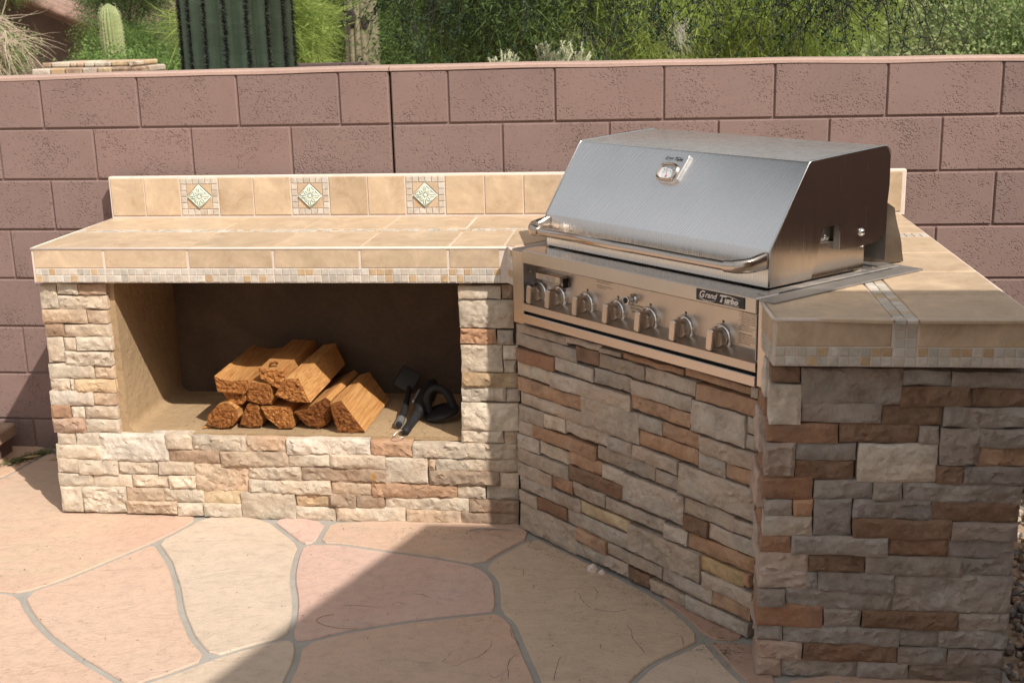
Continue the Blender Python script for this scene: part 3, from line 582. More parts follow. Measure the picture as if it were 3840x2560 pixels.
# returns: pier side seen from the left, island's far left side, pier's right side
zz = 0
MS = frame(PL-NP*.205, NP, UP, (0, 0, 1))              # local x runs forwards along the side
for h, c, a in ((.09,'o',.0),(.05,'m',.012),(.1,'m',.006),(.05,'O',.0),(.11,'m',.014),(.06,'O',.006),(.1,'m',.018),(.052,'O',.0),(.1,'m',.012),(.05,'O',.005),(.1,'w',.0)):
    rock(MS @ Matrix.Translation((0, .012, 0)), .0, .150, zz, min(zz+h, .873), c, .06, .9, -a); zz += h
for side, M, x1 in (('l', frame(F0+NL*.60+UL*.018, -NL, UL, (0, 0, 1)), .55), ('r', frame(PL+UP*.66-NP*.05, -NP, -UP, (0, 0, 1)), 1.5)):
    z = 0
    while z < .86:
        h = random.choice((.05, .05, .1)); x = 0 if side == 'l' else 0.0
        h = min(h, .8735-z)
        while x < x1-.01:
            w = min(random.uniform(.10, .28), x1-x); w = x1-x if x1-x-w < .06 else w
            rock(M, x, x+w, z, z+h, random.choice('ccttggbw' if side == 'l' else 'ggkkddGw'), .04); x += w
        z += h
# ------------------------------------------------------------------ counter
ZT = .998; counter = None
def sp(s, d): return OA + TA*s + NA*d
def xy(v): return (v.x, v.y)
CL = F0 + UL*1.662; CH = Vector((.5365, -.770, 0)); CT = Vector((1.266, -1.562, 0)); CF = Vector((1.278, -1.737, 0)); CR = CF + UP*.632
poly = [xy(F0), xy(CL), xy(CH), xy(sp(.07, .0)), xy(sp(.07, -.56)), xy(sp(1.10, -.56)), xy(sp(1.10, .0)), xy(CT), xy(CF), xy(CR), (1.905, -.045), (.6, -.04), xy(F0+NL*.665)]
sm = MB(); sm.prism(poly, .876, ZT-.0045)
counter = sm.build('counter_slab', M_GROUT, island)
def slab(M, x0, x1, y0, y1, mt, name='tile', t=.0045, bev=.0018, poly=None):
    """tile lying on local z=0, top at z=t"""
    m = MB(); P = poly or [(x0, y0), (x1, y0), (x1, y1), (x0, y1)]
    cx = sum(p[0] for p in P)/len(P); cy = sum(p[1] for p in P)/len(P)
    m.prism([(a-cx, b-cy) for a, b in P], -.004, t, bev=bev)
    return link(name, m.mesh(name), counter, mt, M @ Matrix.Translation((cx, cy, 0)) @ Matrix.Rotation(random.uniform(-.004, .004), 4, 'Z'))
def mosaic(M, x0, y0, nx, ny, p=.0235, tan=.17, yp=None):
    yp = yp or p
    for j in range(ny):
        for i in range(nx):
            r = random.random(); mt = M_MOS[3] if r < tan else random.choice(M_MOS[:3])
            slab(M, x0+i*p+.0012, x0+(i+1)*p-.0012, y0+j*yp+.0012, y0+(j+1)*yp-.0012, mt, 'mosaic_tile', .0042+random.uniform(-.0006, .0006), .0012)
G = .0038; U = [0, .3335-.0, .3335+.3015, .3335+2*.3015]
ue = [.004] + [.262+.3005*i for i in range(5)] + [1.650]
fe = [.004] + [.262+.3005*i for i in range(5)] + [1.640]
MT = ML @ Matrix.Translation((0, 0, ZT-.0045))
for a, b in zip(ue, ue[1:]):
    slab(MT, a+G, b-G, .006, .3185, M_TILE)
    if b < 1.64: slab(MT, a+G, b-G, .3765, .660, M_TILE)
slab(MT, 0, 0, 0, 0, M_TILE, poly=[(1.467+G, .3765), (1.72, .3765), (1.90, .56), (1.98, .66), (1.467+G, .66)])
slab(MT, 0, 0, 0, 0, M_TILE, poly=[(1.652, .040), (1.684, .006+.01), (1.70, .03), (1.80, .15), (1.80, .3185), (1.652, .3185)])
mosaic(MT, .004, .3215, 72, 2, .0236, .12, .0262)
# front fascia, left run: frame with x along, y up, z outwards
MF = frame(F0 + Vector((0, 0, 0)), UL, (0, 0, 1), -NL) @ Matrix.Translation((0, 0, -.0022))
for a, b in zip(fe, fe[1:]): slab(MF, a+G, b-G, .9275, .992, M_TILE)
for a, b, k in zip(fe, fe[1:], range(9)):
    n_ = round((b-a)/.0262); mosaic(MF, a+.001, .8775, n_, 2, (b-a-.002)/n_, .18, .0238)
dd = (CH-CL); ud = dd.normalized(); MC = frame(CL, ud, (0, 0, 1), Vector((ud.y, -ud.x, 0))) @ Matrix.Translation((0, 0, -.0022))
mosaic(MC, .006, .8775, 2, 5, .0205, .3, .0230)
# right run
MTR = Matrix.Translation((0, 0, ZT-.0045))
xs0, xs1, xr = 1.562, 1.618, 1.900
rows = [-1.768, -1.473, -1.170, -.872, -.582]
for a, b in zip(rows, rows[1:]): slab(MTR, xs1+G, xr, a+G, b-G, M_TILE)
slab(MTR, xs1+G, xr, -.512, -.28, M_TILE); slab(MTR, xs1+G, xr, -.278+G, -.055, M_TILE)
mosaic(MTR, 1.22, -.5795, 28, 2, .0243, .12, .0320)
slab(MTR, 0, 0, 0, 0, M_TILE, poly=[(1.283, -1.731), (1.558, -1.764), (1.558, -1.452), (1.36, -1.440), (1.272, -1.545)])
slab(MTR, 0, 0, 0, 0, M_TILE, poly=[(1.39, -1.430), (1.558, -1.445), (1.558, -1.20), (1.50, -1.25)])
mosaic(MTR, xs0, -1.766, 2, 25, .0282, .22, .0255)
slab(MTR, 1.0, 1.30, -.512, -.05, M_TILE); slab(MTR, 1.303, 1.615, -.512, -.05, M_TILE); slab(MTR, .70, .997, -.40, -.05, M_TILE)
MFR = frame(CF, UP, (0, 0, 1), NP) @ Matrix.Translation((0, 0, -.0022))
slab(MFR, .006, .282, .9275, .992, M_TILE); slab(MFR, .346, .629, .9275, .992, M_TILE)
mosaic(MFR, .004, .8775, 11, 2, .0257, .16, .0238); mosaic(MFR, .288, .8775, 2, 5, .0278, .0, .0232); mosaic(MFR, .3455, .8775, 11, 2, .0257, .2, .0238)
ds = (CF-CT).normalized(); MSD = frame(CT, ds, (0, 0, 1), Vector((ds.y, -ds.x, 0))) @ Matrix.Translation((0, 0, -.0022))
slab(MSD, .006, .168, .9275, .992, M_TILE); mosaic(MSD, .004, .8775, 6, 2, .0272, .16, .0238)
# rounded grout nosing along the counter edges
for a, b in ((F0, CL), (CF, CR), (CT, CF), (CL, CH), (F0+NL*.66, F0)):
    m = MB(); m.tube([a+Vector((0, 0, ZT-.0042)), b+Vector((0, 0, ZT-.0042))], .0048, 8); m.build('grout_edge', M_GROUT, counter, smooth=True)

# ------------------------------------------------------------------ backsplash
MBs = frame(F0+NL*.666, UL, (0, 0, 1), -NL)
bs = MB(); bs.cbox(-.003, 3.055, ZT-.006, 1.1605, -.034, .0, .003, MBs); back = bs.build('backsplash', M_GROUT, island)
def btile(x0, x1, y0, y1, mt, name='tile', poly=None, t=.004):
    m = MB(); P = poly or [(x0, y0), (x1, y0), (x1, y1), (x0, y1)]; cx = sum(p[0] for p in P)/len(P); cy = sum(p[1] for p in P)/len(P)
    m.prism([(a-cx, b-cy) for a, b in P], -.002, t, bev=.0014); return link(name, m.mesh(name), back, mt, MBs @ Matrix.Translation((cx, cy, 0)))
J = [.004, .143, .289, .445, .586, .737, .889, 1.041, 1.190, 1.344, 1.496, 1.646, 1.795, 1.945, 2.10, 2.25, 2.40, 2.55, 2.70, 2.86, 3.043]
M_CEL = mat('pale_green_glaze', (.56, .62, .54), .25, 0, .6); nt_ = NT(M_CEL); v_ = nt_.coords(False)
nt_.color(nt_.ramp(nt_.noise(v_, 60, 3), [(.35, (.36,.48,.42)), (.55, (.66,.68,.58))]))
def diamond(cx, cy, R):
    d = MB(); f = [(R, 0), (0, R), (-R, 0), (0, -R)]; Mx = MBs @ Matrix.Translation((cx, cy, 0))
    d.prism(f, .003, .008, bev=.0015); k = .84*R; r2 = R*.97
    t = link('diamond_tile', d.mesh('diamond_tile'), back, M_CEL, Mx)
    return t
def relief(cx, cy, R):
    Mx = MBs @ Matrix.Translation((cx, cy, .0078)); m = MB()
    rim = [(R*.93, 0), (0, R*.93), (-R*.93, 0), (0, -R*.93)]
    for i in range(4):
        a, b = rim[i], rim[(i+1) % 4]; m.tube([Mx @ Vector((*a, .0006)), Mx @ Vector((*b, .0006))], .0021, 6)
    m.lathe([(.0075, 0), (.0072, .003), (.005, .0048), (.0015, .0056)], Mx, 12)
    for i in range(8):
        a = i*math.pi/4; L_ = R*.70 if i % 2 == 0 else R*.42; w = .0078 if i % 2 == 0 else .009
        D = Vector((math.cos(a), math.sin(a), 0)); Q = Vector((-D.y, D.x, 0)); n6 = 6
        for s_ in (-1, 1):
            pts = [Mx @ (D*(.008+L_*t)+Q*s_*w*.55*math.sin(t*math.pi)**.7 + Vector((0, 0, .001))) for t in [k/n6 for k in range(n6+1)]]
            m.tube(pts, [.0012+.0018*math.sin(math.pi*k/n6) for k in range(n6+1)], 5)
        m.tube([Mx @ (D*.009+Vector((0, 0, .0012))), Mx @ (D*(.008+L_*.8)+Vector((0, 0, .001)))], [.0018, .0006], 5)
        m.lathe([(.003, 0), (.0026, .0016), (.001, .0024)], Mx @ Matrix.Translation(D*(.008+L_)), 8)
    m.build('flower_relief', M_CEL, back, smooth=True)
for i, (a, b) in enumerate(zip(J, J[1:])):
    y0, y1 = 1.0075, 1.1535
    if i in (2, 5, 8):
        q = (b-a-.004)/6; p = (y1-y0)/6
        for r in range(6):
            for c in range(6):
                if r in (0, 5) or c in (0, 5):
                    btile(a+.002+c*q+.0012, a+.002+(c+1)*q-.0012, y0+r*p+.0012, y0+(r+1)*p-.0012, random.choice((M_MOS[0], M_MOS[0], M_MOS[2])), 'mosaic_tile')
        cx, cy = (a+b)/2, (y0+y1)/2; hw = q*2-.001; hh = p*2-.001; R = .0475
        for sx in (-1, 1):
            for sy in (-1, 1):
                tri = [(cx+sx*hw, cy+sy*.004), (cx+sx*hw, cy+sy*hh), (cx+sx*.004, cy+sy*hh)]
                if sx*sy < 0: tri = tri[::-1]
                btile(0, 0, 0, 0, M_TILE, 'corner_tile', tri, .0035)
        diamond(cx, cy, R); relief(cx, cy, R)
    else: btile(a+.0025, b-.0025, y0, y1, M_TILE)

# ================================================================== GAS GRILL
grill = empty('gas_grill', tuple(sp(.6, -.28)+Vector((0, 0, .9))), 'built-in stainless steel gas grill with closed hood, long handle and seven knobs', 'grill', rz=0)
def G3(s, d, z): return OA+TA*s+NA*d+Vector((0, 0, z))
MG = frame(OA, TA, NA, (0, 0, 1))                     # local x along, y outwards, z up (left handed: only used through points)
class GB(MB):                                          # boxes in grill coordinates s, d, z
    def gb(s, s0, s1, d0, d1, z0, z1, b=.0012):
        return s.cbox(s0, s1, -d1, -d0, z0, z1, b, MA)
def gbox(name, mt, s0, s1, d0, d1, z0, z1, b=.0012, parent=None):
    g = GB(); g.gb(s0, s1, d0, d1, z0, z1, b); return g.build(name, mt, parent or grill)
# outer sleeve and flange
gbox('sleeve', M_STEEL_D, .075, 1.145, -.55, -.030, .772, .9975)
gbox('sleeve_front', M_STEEL, .052, .1065, .0, .036, .758, .9985); gbox('sleeve_front', M_STEEL, 1.1045, 1.150, .0, .036, .768, .9985)
fl = MB()
for (s0, s1, d0, d1) in ((.052, .112, -.60, .0355), (1.096, 1.157, -.602, .0355), (.1125, 1.0955, -.602, -.545)):
    fl.cbox(s0, s1, -d1, -d0, .9990, 1.0035, .0008, MA)
fl.build('counter_flange', M_STEEL_D, grill)
gbox('inner_rim', M_STEEL_TOP, 1.066, 1.0945, -.575, .0, 1.004, 1.0085)
# control panel
gbox('panel_top', M_STEEL, .109, 1.102, -.05, .0405, .962, 1.0065, .003)
def gq(name, pts, mt, parent=None, thick=None):
    m = MB(); m.add([G3(*p) for p in pts], [tuple(range(len(pts)))]); return m.build(name, mt, parent or grill)
gbox('control_board', M_SATIN, .1095, 1.1015, -.022, -.016, .84, .9615, .0005)
gbox('recess_side', M_STEEL_D, .109, .1125, -.0155, .0385, .8385, .9615, .0005); gbox('recess_side', M_STEEL_D, 1.0985, 1.102, -.0155, .0385, .8385, .9615, .0005)
m = GB(); pr = [(-.0155, .8475), (.0405, .8300), (.0405, .8065), (.0370, .8065), (.0370, .8275), (-.0155, .8440)]
vs = [G3(s, d, z) for s in (.109, 1.102) for d, z in pr]; k = len(pr)
m.add(vs, [tuple(range(k)), tuple(range(k, 2*k))[::-1]]+[(i, i+k, (i+1) % k+k, (i+1) % k) for i in range(k)]); m.build('panel_ledge', M_SATIN, grill)
gbox('drip_slot', M_BLACK, .109, 1.102, -.01, .020, .794, .8275, .0005)
gbox('lower_trim', M_STEEL, .109, 1.102, -.01, .0405, .765, .7945, .002)
gbox('seam_gap', M_BLACK, 1.1022, 1.1043, -.02, .033, .766, .998, .0003); gbox('seam_gap', M_BLACK, .1067, .1088, -.02, .033, .762, .998, .0003)
# bracket inside the recess, left end, with its screws
for z in (.934, .855): 
    mm = MB(); mm.lathe([(.0048, 0), (.0046, .002), (.002, .0032)], frame(G3(.1145, .014, z), -NA, (0, 0, 1), TA), 12); mm.build('screw', M_CHROME, grill, smooth=50)
# smoker tray front: a folded steel channel
tr = gbox('smoker_tray', M_STEEL, .150, .272, -.0155, .018, .914, .936, .002)
gbox('tray_shade', M_BLACK, .2725, .2735, -.0155, .006, .899, .930, .0002)
gbox('tray_label', M_STEEL_TOP, .166, .245, .0182, .0187, .917, .930, .0002)
# knobs
def knob(s, z):
    M = frame(G3(s, -.0158, z), TA, (0, 0, 1), NA)
    b = MB(); b.lathe([(.0390, 0), (.0390, .005), (.0382, .0100), (.0365, .0135), (.0345, .0145), (.0325, .0130), (.0312, .008), (.030, .004)], M, 36); k = b.build('knob_bezel', M_RING, grill, smooth=40)
    g = MB(); g.lathe([(.0280, .004), (.0280, .013), (.0270, .0145), (.0262, .018), (.0262, .030), (.0245, .033), (.01, .034)], M, 32); kb = g.build('knob', M_SATIN, grill, smooth=35)
    g = MB(); P = [(-.0115, -.0275), (-.004, -.0305), (.004, -.0305), (.0115, -.0275), (.0125, 0), (.0115, .0275), (.004, .0305), (-.004, .0305), (-.0115, .0275), (-.0125, 0)]
    rot = M @ Matrix.Rotation(math.radians(-6), 4, 'Z'); g.prism(P, .030, .056, rot, bev=.0025); g.build('knob_grip', M_STEEL, kb, smooth=28)
    t = MB()
    for a in (200, 215, 250, 262, 280): t.box(.0287, .0290, -.0006, .0006, .006, .0105, M @ Matrix.Rotation(math.radians(a+40), 4, 'Z'))
    t.box(-.0035, .0035, .0400, .0465, 0, .0004, M); t.build('pointer_mark', M_PRINT, k)
for s in (.137, .232, .3655, .5065, .647, .791, .9345): knob(s, .8625)
ig = MB(); ig.lathe([(.0165, 0), (.0165, .004), (.0125, .008), (.0115, .014), (.0105, .014), (.0105, .024), (.0118, .026), (.0118, .031), (.0095, .032)], frame(G3(.574, -.0158, .911), TA, (0, 0, 1), NA), 24)
ig = ig.build('igniter', M_CHROME, grill, smooth=35); mm = MB(); mm.lathe([(.0093, .0322), (.0093, .0326)], frame(G3(.574, -.0158, .911), TA, (0, 0, 1), NA), 20); mm.build('igniter_button', M_BLACK, ig)
# printing
def text(s, M, size, mt, parent, name='lettering', shear=0, off=0, align='LEFT', sx=1, ex=0, space=1):
    c = bpy.data.curves.new('t', 'FONT'); c.body = s; c.size = size; c.shear = shear; c.offset = off; c.align_x = align; c.extrude = ex; c.space_character = space
    o = bpy.data.objects.new('t', c); COL.objects.link(o); dg = bpy.context.evaluated_depsgraph_get(); me = bpy.data.meshes.new_from_object(o.evaluated_get(dg)); bpy.data.objects.remove(o)
    me.transform(Matrix.Scale(sx, 4, (1, 0, 0))); me.materials.clear(); return link(name, me, parent, mt, M)
MBd = lambda s, z, d: frame(G3(s, d, z), TA, (0, 0, 1), NA)
plate = gbox('name_plate', M_PLATE, .8865, 1.062, .0408, .0428, .9695, 1.0005, .0006)
def logo(M, w, mt, parent, small=True):
    k = w/.175
    text('G', M @ Matrix.Translation((.010*k, .0095*k, 0)), .027*k, mt, parent, shear=.35, off=.0006*k)
    text('rand', M @ Matrix.Translation((.0330*k, .0112*k, 0)), .0225*k, mt, parent, shear=.38, off=.0005*k)
    text('T', M @ Matrix.Translation((.0810*k, .0075*k, 0)), .0270*k, mt, parent, shear=.4, off=.0012*k, sx=1.35)
    text('urbo', M @ Matrix.Translation((.1045*k, .0080*k, 0)), .0195*k, mt, parent, shear=.25, off=.0012*k, sx=1.25)
    sw = MB()
    def swoosh(pts, r0):
        n8 = len(pts); vs = []
        for i, p in enumerate(pts):
            a, b = Vector(pts[max(i-1, 0)]), Vector(pts[min(i+1, n8-1)]); d = (b-a).normalized(); q = Vector((-d.y, d.x))*r0*math.sin(math.pi*(i+.35)/(n8-.3))
            vs += [M @ Vector((p[0]+q.x, p[1]+q.y, .0001)), M @ Vector((p[0]-q.x, p[1]-q.y, .0001))]
        sw.add(vs, [(2*i, 2*i+1, 2*i+3, 2*i+2) for i in range(n8-1)])
    swoosh([((.0085+.034*(1-math.cos(t))*1.0)*k, (.014-.0115*math.sin(t*.98))*k) for t in [i*math.pi/22+.02 for i in range(23)]][:20], .0011*k)
    swoosh([((.083+.078*i/14)*k, (.0240+.0035*math.sin(math.pi*(i/14)**.8)-.004*(i/14)**2)*k) for i in range(15)], .0011*k)
    sw.build('lettering', mt, parent)
    if small: text('By Barbeques Galore', M @ Matrix.Translation((.103*k, .0025*k, 0)), .0062*k, mt, parent, off=.0001*k)
logo(MBd(.8865, .9695, .0431), .175, M_SILVER, plate)
def lines(txt, s, z, size, lead):
    for i, t_ in enumerate(txt): text(t_, MBd(s, z-i*lead, -.0155), size, M_PRINT, board)
board = [o for o in COL.objects if o.name.startswith('control_board')][0]
lines(['The gas supply must be turned off at the', 'LP cylinder or Natural Gas shut-off valve', 'when this appliance is not in use.', '', 'IMPORTANT: This lid must be opened', 'when lighting the burners.'], .408, .949, .0046, .0056)
lines(['GRILL SMOKER', ' ROTISSERIE', '   IGNITOR'], .560, .889, .0085, .0098); lines(['SMOKER'], .268, .845, .006, .006)
lines(['                GRILL BURNER', '1.  Read instructions before lighting.', '2.  Open lid before lighting burners.', '3.  Push and turn lower knob to HIGH.', '4.  Press the electric ignitor 3 to 4', '     seconds to light the burner.', '5.  If burner does not light, turn the knob', '     to OFF. Wait 5 minutes, then retry', '     light by match.',
  'When one burner is lit the next will', 'light by turning its knob.', '', 'ROTISSERIE BURNER', 'Follow steps above, then hold the knob', 'in for 20 seconds after the burner', 'has lit. If it goes out, wait five', 'minutes and repeat.'], .992, .955, .0052, .0061)
# firebox body below the hood
gbox('firebox', M_STEEL, .150, 1.036, -.488, -.075, 1.004, 1.10, .002)
gbox('firebox_top', M_STEEL_D, .16, 1.02, -.48, -.09, 1.1005, 1.16, .002)
for dd_, zz_ in ((-.305, 1.118), (-.477, 1.072)):
    mm = MB(); mm.lathe([(.006, 0), (.0056, .003), (.002, .0055)], frame(G3(1.036, dd_, zz_), -NA, (0, 0, 1), TA), 14); mm.build('bolt', M_CHROME, grill, smooth=40)
# hood: shell lofted from its side profile
S0, S1 = .117, 1.0555
front = [(-.056, 1.012), (-.058, 1.112), (-.0595, 1.1155)]; 
prof = front + [(-.203, 1.3285), (-.208, 1.3335), (-.215, 1.3360)] + [(-.530, 1.3525), (-.542, 1.350), (-.552, 1.342), (-.558, 1.328), (-.560, 1.24), (-.545, 1.105)]
m = MB(); n_ = len(prof); th = .0015
vs = [G3(s, d, z) for s in (S0, S1) for d, z in prof]
m.add(vs, [(i, i+1, n_+i+1, n_+i) for i in range(n_-1)]); me = m.mesh('hood'); me.shade_smooth(); me.set_sharp_from_angle(angle=math.radians(24))
def hood_mat():
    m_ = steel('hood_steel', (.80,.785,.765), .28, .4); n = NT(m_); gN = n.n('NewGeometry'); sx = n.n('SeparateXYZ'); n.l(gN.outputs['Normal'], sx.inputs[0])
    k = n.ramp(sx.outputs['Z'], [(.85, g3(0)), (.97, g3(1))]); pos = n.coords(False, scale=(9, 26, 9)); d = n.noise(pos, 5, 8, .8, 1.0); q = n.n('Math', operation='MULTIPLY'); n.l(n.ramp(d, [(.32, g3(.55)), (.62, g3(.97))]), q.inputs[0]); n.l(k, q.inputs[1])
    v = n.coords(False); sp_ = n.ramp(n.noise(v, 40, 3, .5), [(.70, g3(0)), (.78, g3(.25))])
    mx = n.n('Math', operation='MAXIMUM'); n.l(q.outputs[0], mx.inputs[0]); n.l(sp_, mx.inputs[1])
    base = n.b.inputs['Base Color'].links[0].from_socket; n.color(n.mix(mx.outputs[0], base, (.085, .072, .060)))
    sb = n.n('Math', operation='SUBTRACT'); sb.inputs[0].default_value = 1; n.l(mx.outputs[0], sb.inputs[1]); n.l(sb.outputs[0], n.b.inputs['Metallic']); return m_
M_HOOD = hood_mat()
def centre(me_):
    c = sum((v.co for v in me_.vertices), Vector())/len(me_.vertices); me_.transform(Matrix.Translation(-c)); return Matrix.Translation(c)
hood = link('hood', me, grill, M_HOOD, centre(me))
bk = gq('hood_back', [(S0, -.5585, 1.02), (S1, -.5585, 1.02), (S1, -.5595, 1.245), (S0, -.5595, 1.245)], M_STEEL_D)
side = prof + [(-.532, 1.088), (-.505, 1.0785), (-.348, 1.0775), (-.346, 1.150), (-.278, 1.150), (-.272, 1.146), (-.227, 1.012)]
for s0, s1 in ((S1-.0015, S1+.0035), (S0-.0035, S0+.0015)):
    m = MB(); P = side; n_ = len(P); vs = [G3(s, d, z) for s in (s0, s1) for d, z in P]
    m.add(vs, [tuple(range(n_)), tuple(range(n_, 2*n_))[::-1]]+[(i, i+n_, (i+1) % n_+n_, (i+1) % n_) for i in range(n_)])
    hs = m.build('hood_side', M_STEEL_TOP if False else M_STEEL, grill)
# raised lip round the side panel edge
lip = MB(); lip.tube([G3(S1+.002, d, z) for d, z in prof[:10]], .0028, 6); lip.tube([G3(S0-.002, d, z) for d, z in prof[:10]], .0028, 6); lip.build('hood_lip', M_CHROME, grill, smooth=True)
gbox('notch_flap', M_STEEL_D, 1.036, 1.0575, -.3485, -.3465, 1.0775, 1.149, .0004)
mm = MB(); mm.lathe([(.0115, 0), (.0108, .004), (.007, .0075), (.002, .009)], frame(G3(S1+.0035, -.440, 1.117), -NA, (0, 0, 1), TA), 20); mm.build('pivot_bolt', M_CHROME, grill, smooth=40)
gbox('hood_gap', M_BLACK, .125, 1.05, -.075, -.06, 1.0065, 1.0115, .0003)
# handle
def handle():
    z0 = 1.0735; dB = .030; rb = .0135
    b = MB(); b.tube([G3(s, dB, z0) for s in (.155, .36, .361, .62, .621, .985)], [rb, rb, rb*1.04, rb*1.04, rb, rb], 20); h = b.build('handle_bar', M_STEEL, grill, smooth=40)
    for s_, sg in ((.117, 1), (1.0555, -1)):
        # bracket: plate leaving the hood corner, rounding into the socket that holds the bar
        ends = []; nseg = 10; vs = []; ring_n = 12
        for i in range(nseg+1):
            t = i/nseg; a = t*math.pi/2
            c_s = s_ + sg*(.012 + (.062)*max(0, (t-.45)/.55)**1.3); c_d = -.056 + (dB+.056)*min(1, t/.72)**.9
            hz = .024*(1-t)+.0168*t; hw = .0115*(1-t)+.0165*t
            dirv = Vector((sg*math.sin(a*.98)**2.2, math.cos(a*.98), 0)); 
            tang = (TA*dirv.x + NA*dirv.y).normalized(); sidev = tang.cross(Vector((0, 0, 1)))
            c = G3(c_s, c_d, z0+(.0105)*(1-t))
            for k in range(ring_n):
                ang = 2*math.pi*k/ring_n; ca, sa = math.cos(ang), math.sin(ang); e_ = .45+.55*t
                vs.append(c+sidev*hw*math.copysign(abs(ca)**e_, ca)+Vector((0, 0, 1))*hz*math.copysign(abs(sa)**e_, sa))
        m = MB(); m.add(vs, [(i*ring_n+k, i*ring_n+(k+1) % ring_n, (i+1)*ring_n+(k+1) % ring_n, (i+1)*ring_n+k) for i in range(nseg) for k in range(ring_n)]+[tuple(range(ring_n))[::-1], tuple(range(nseg*ring_n, nseg*ring_n+ring_n))])
        m.build('handle_bracket', M_STEEL, grill, smooth=45)
handle()
# thermometer with its plate on the sloping front
P0 = G3(0, -.0585, 1.1135); SLv = (Vector((0, 0, .215))+NA*(-.1445)).normalized(); NN = TA.cross(SLv)
if NN.dot(NA) < 0: NN = -NN
MH = frame(P0, TA, SLv, NN)
plp = [(.5535,.1520),(.6045,.1520),(.6150,.158),(.6215,.168),(.6265,.209),(.6305,.240),(.6270,.2475),(.6200,.2505),(.58,.2525),(.5330,.2505),(.5270,.2470),(.5245,.2400),(.5262,.210),(.5250,.186),(.5290,.168),(.5390,.158)]
M_ALU = steel('cast_aluminium', (.72,.71,.69), .33, 0)
m = MB(); m.prism([(a, b) for a, b in plp], 0, .0095, MH, bev=.0022); pl = m.build('thermometer_plate', M_ALU, grill)
logo(MH @ Matrix.Translation((.5320, .2235, .0098)), .090, M_PRINT, pl)
def rr(cx, cy, w, h, e=3.2, n8=32):
    return [(cx+w*math.copysign(abs(math.cos(a))**(2/e), math.cos(a)), cy+h*math.copysign(abs(math.sin(a))**(2/e), math.sin(a))) for a in [2*math.pi*i/n8 for i in range(n8)]]
cx, cy = .5725, .1865
m = MB(); o_, i_ = rr(cx, cy, .0400, .0295), rr(cx, cy, .0325, .0225); n8 = 32
vs = [MH @ Vector((*p, .009)) for p in o_]+[MH @ Vector((*p, .0165)) for p in rr(cx, cy, .0385, .028)]+[MH @ Vector((*p, .0185)) for p in rr(cx, cy, .0355, .0253)]+[MH @ Vector((*p, .0165)) for p in i_]+[MH @ Vector((*p, .0105)) for p in i_]
m.add(vs, [(r*n8+i, r*n8+(i+1) % n8, (r+1)*n8+(i+1) % n8, (r+1)*n8+i) for r in range(4) for i in range(n8)]); bz = m.build('thermometer_bezel', M_STEEL, grill, smooth=30)
m = MB(); m.prism(rr(cx, cy, .0322, .0222), .0100, .0108, MH); dial = m.build('dial', mat('dial_white', (.62,.64,.66), .3), bz)
m = MB(); px, py = cx+.002, cy-.0135
for r_ in (.026, .0185):
    pts = [(px+r_*math.cos(a), py+r_*math.sin(a)) for a in [math.radians(25+130*i/20) for i in range(21)]]
    for a, b in zip(pts, pts[1:]):
        d = (Vector(b)-Vector(a)).normalized(); q = Vector((-d.y, d.x))*.00035; m.add([MH @ Vector((*(Vector(p)+s_*q), .0110)) for p, s_ in ((a, 1), (a, -1), (b, -1), (b, 1))], [(0, 1, 2, 3)])
for i in range(7):
    a = math.radians(30+120*i/6); m.add([MH @ Vector((px+r_*math.cos(a)+o*math.sin(a), py+r_*math.sin(a)-o*math.cos(a), .0110)) for r_, o in ((.0185, .0003), (.0185, -.0003), (.026, -.0003), (.026, .0003))], [(0, 1, 2, 3)])
m.build('dial_scale', M_PRINT, dial)
for i, t_ in enumerate(('100', '200', '300', '400')):
    a = math.radians(135-30*i); text(t_, MH @ Matrix.Translation((px+.0295*math.cos(a)-.003, py+.0295*math.sin(a)-.001, .0110)), .0042, M_PRINT, dial)
m = MB(); a = math.radians(112); m.add([MH @ Vector((px+r_*math.cos(a)+o*math.sin(a), py+r_*math.sin(a)-o*math.cos(a), .0114)) for r_, o in ((0, .0008), (0, -.0008), (.0275, -.0002), (.0275, .0002))], [(0, 1, 2, 3)])
m.lathe([(.0032, .0110), (.003, .0122), (.001, .0128)], MH @ Matrix.Translation((px, py, 0)), 14); m.build('needle', mat('needle_red', (.45,.07,.04), .4), dial)

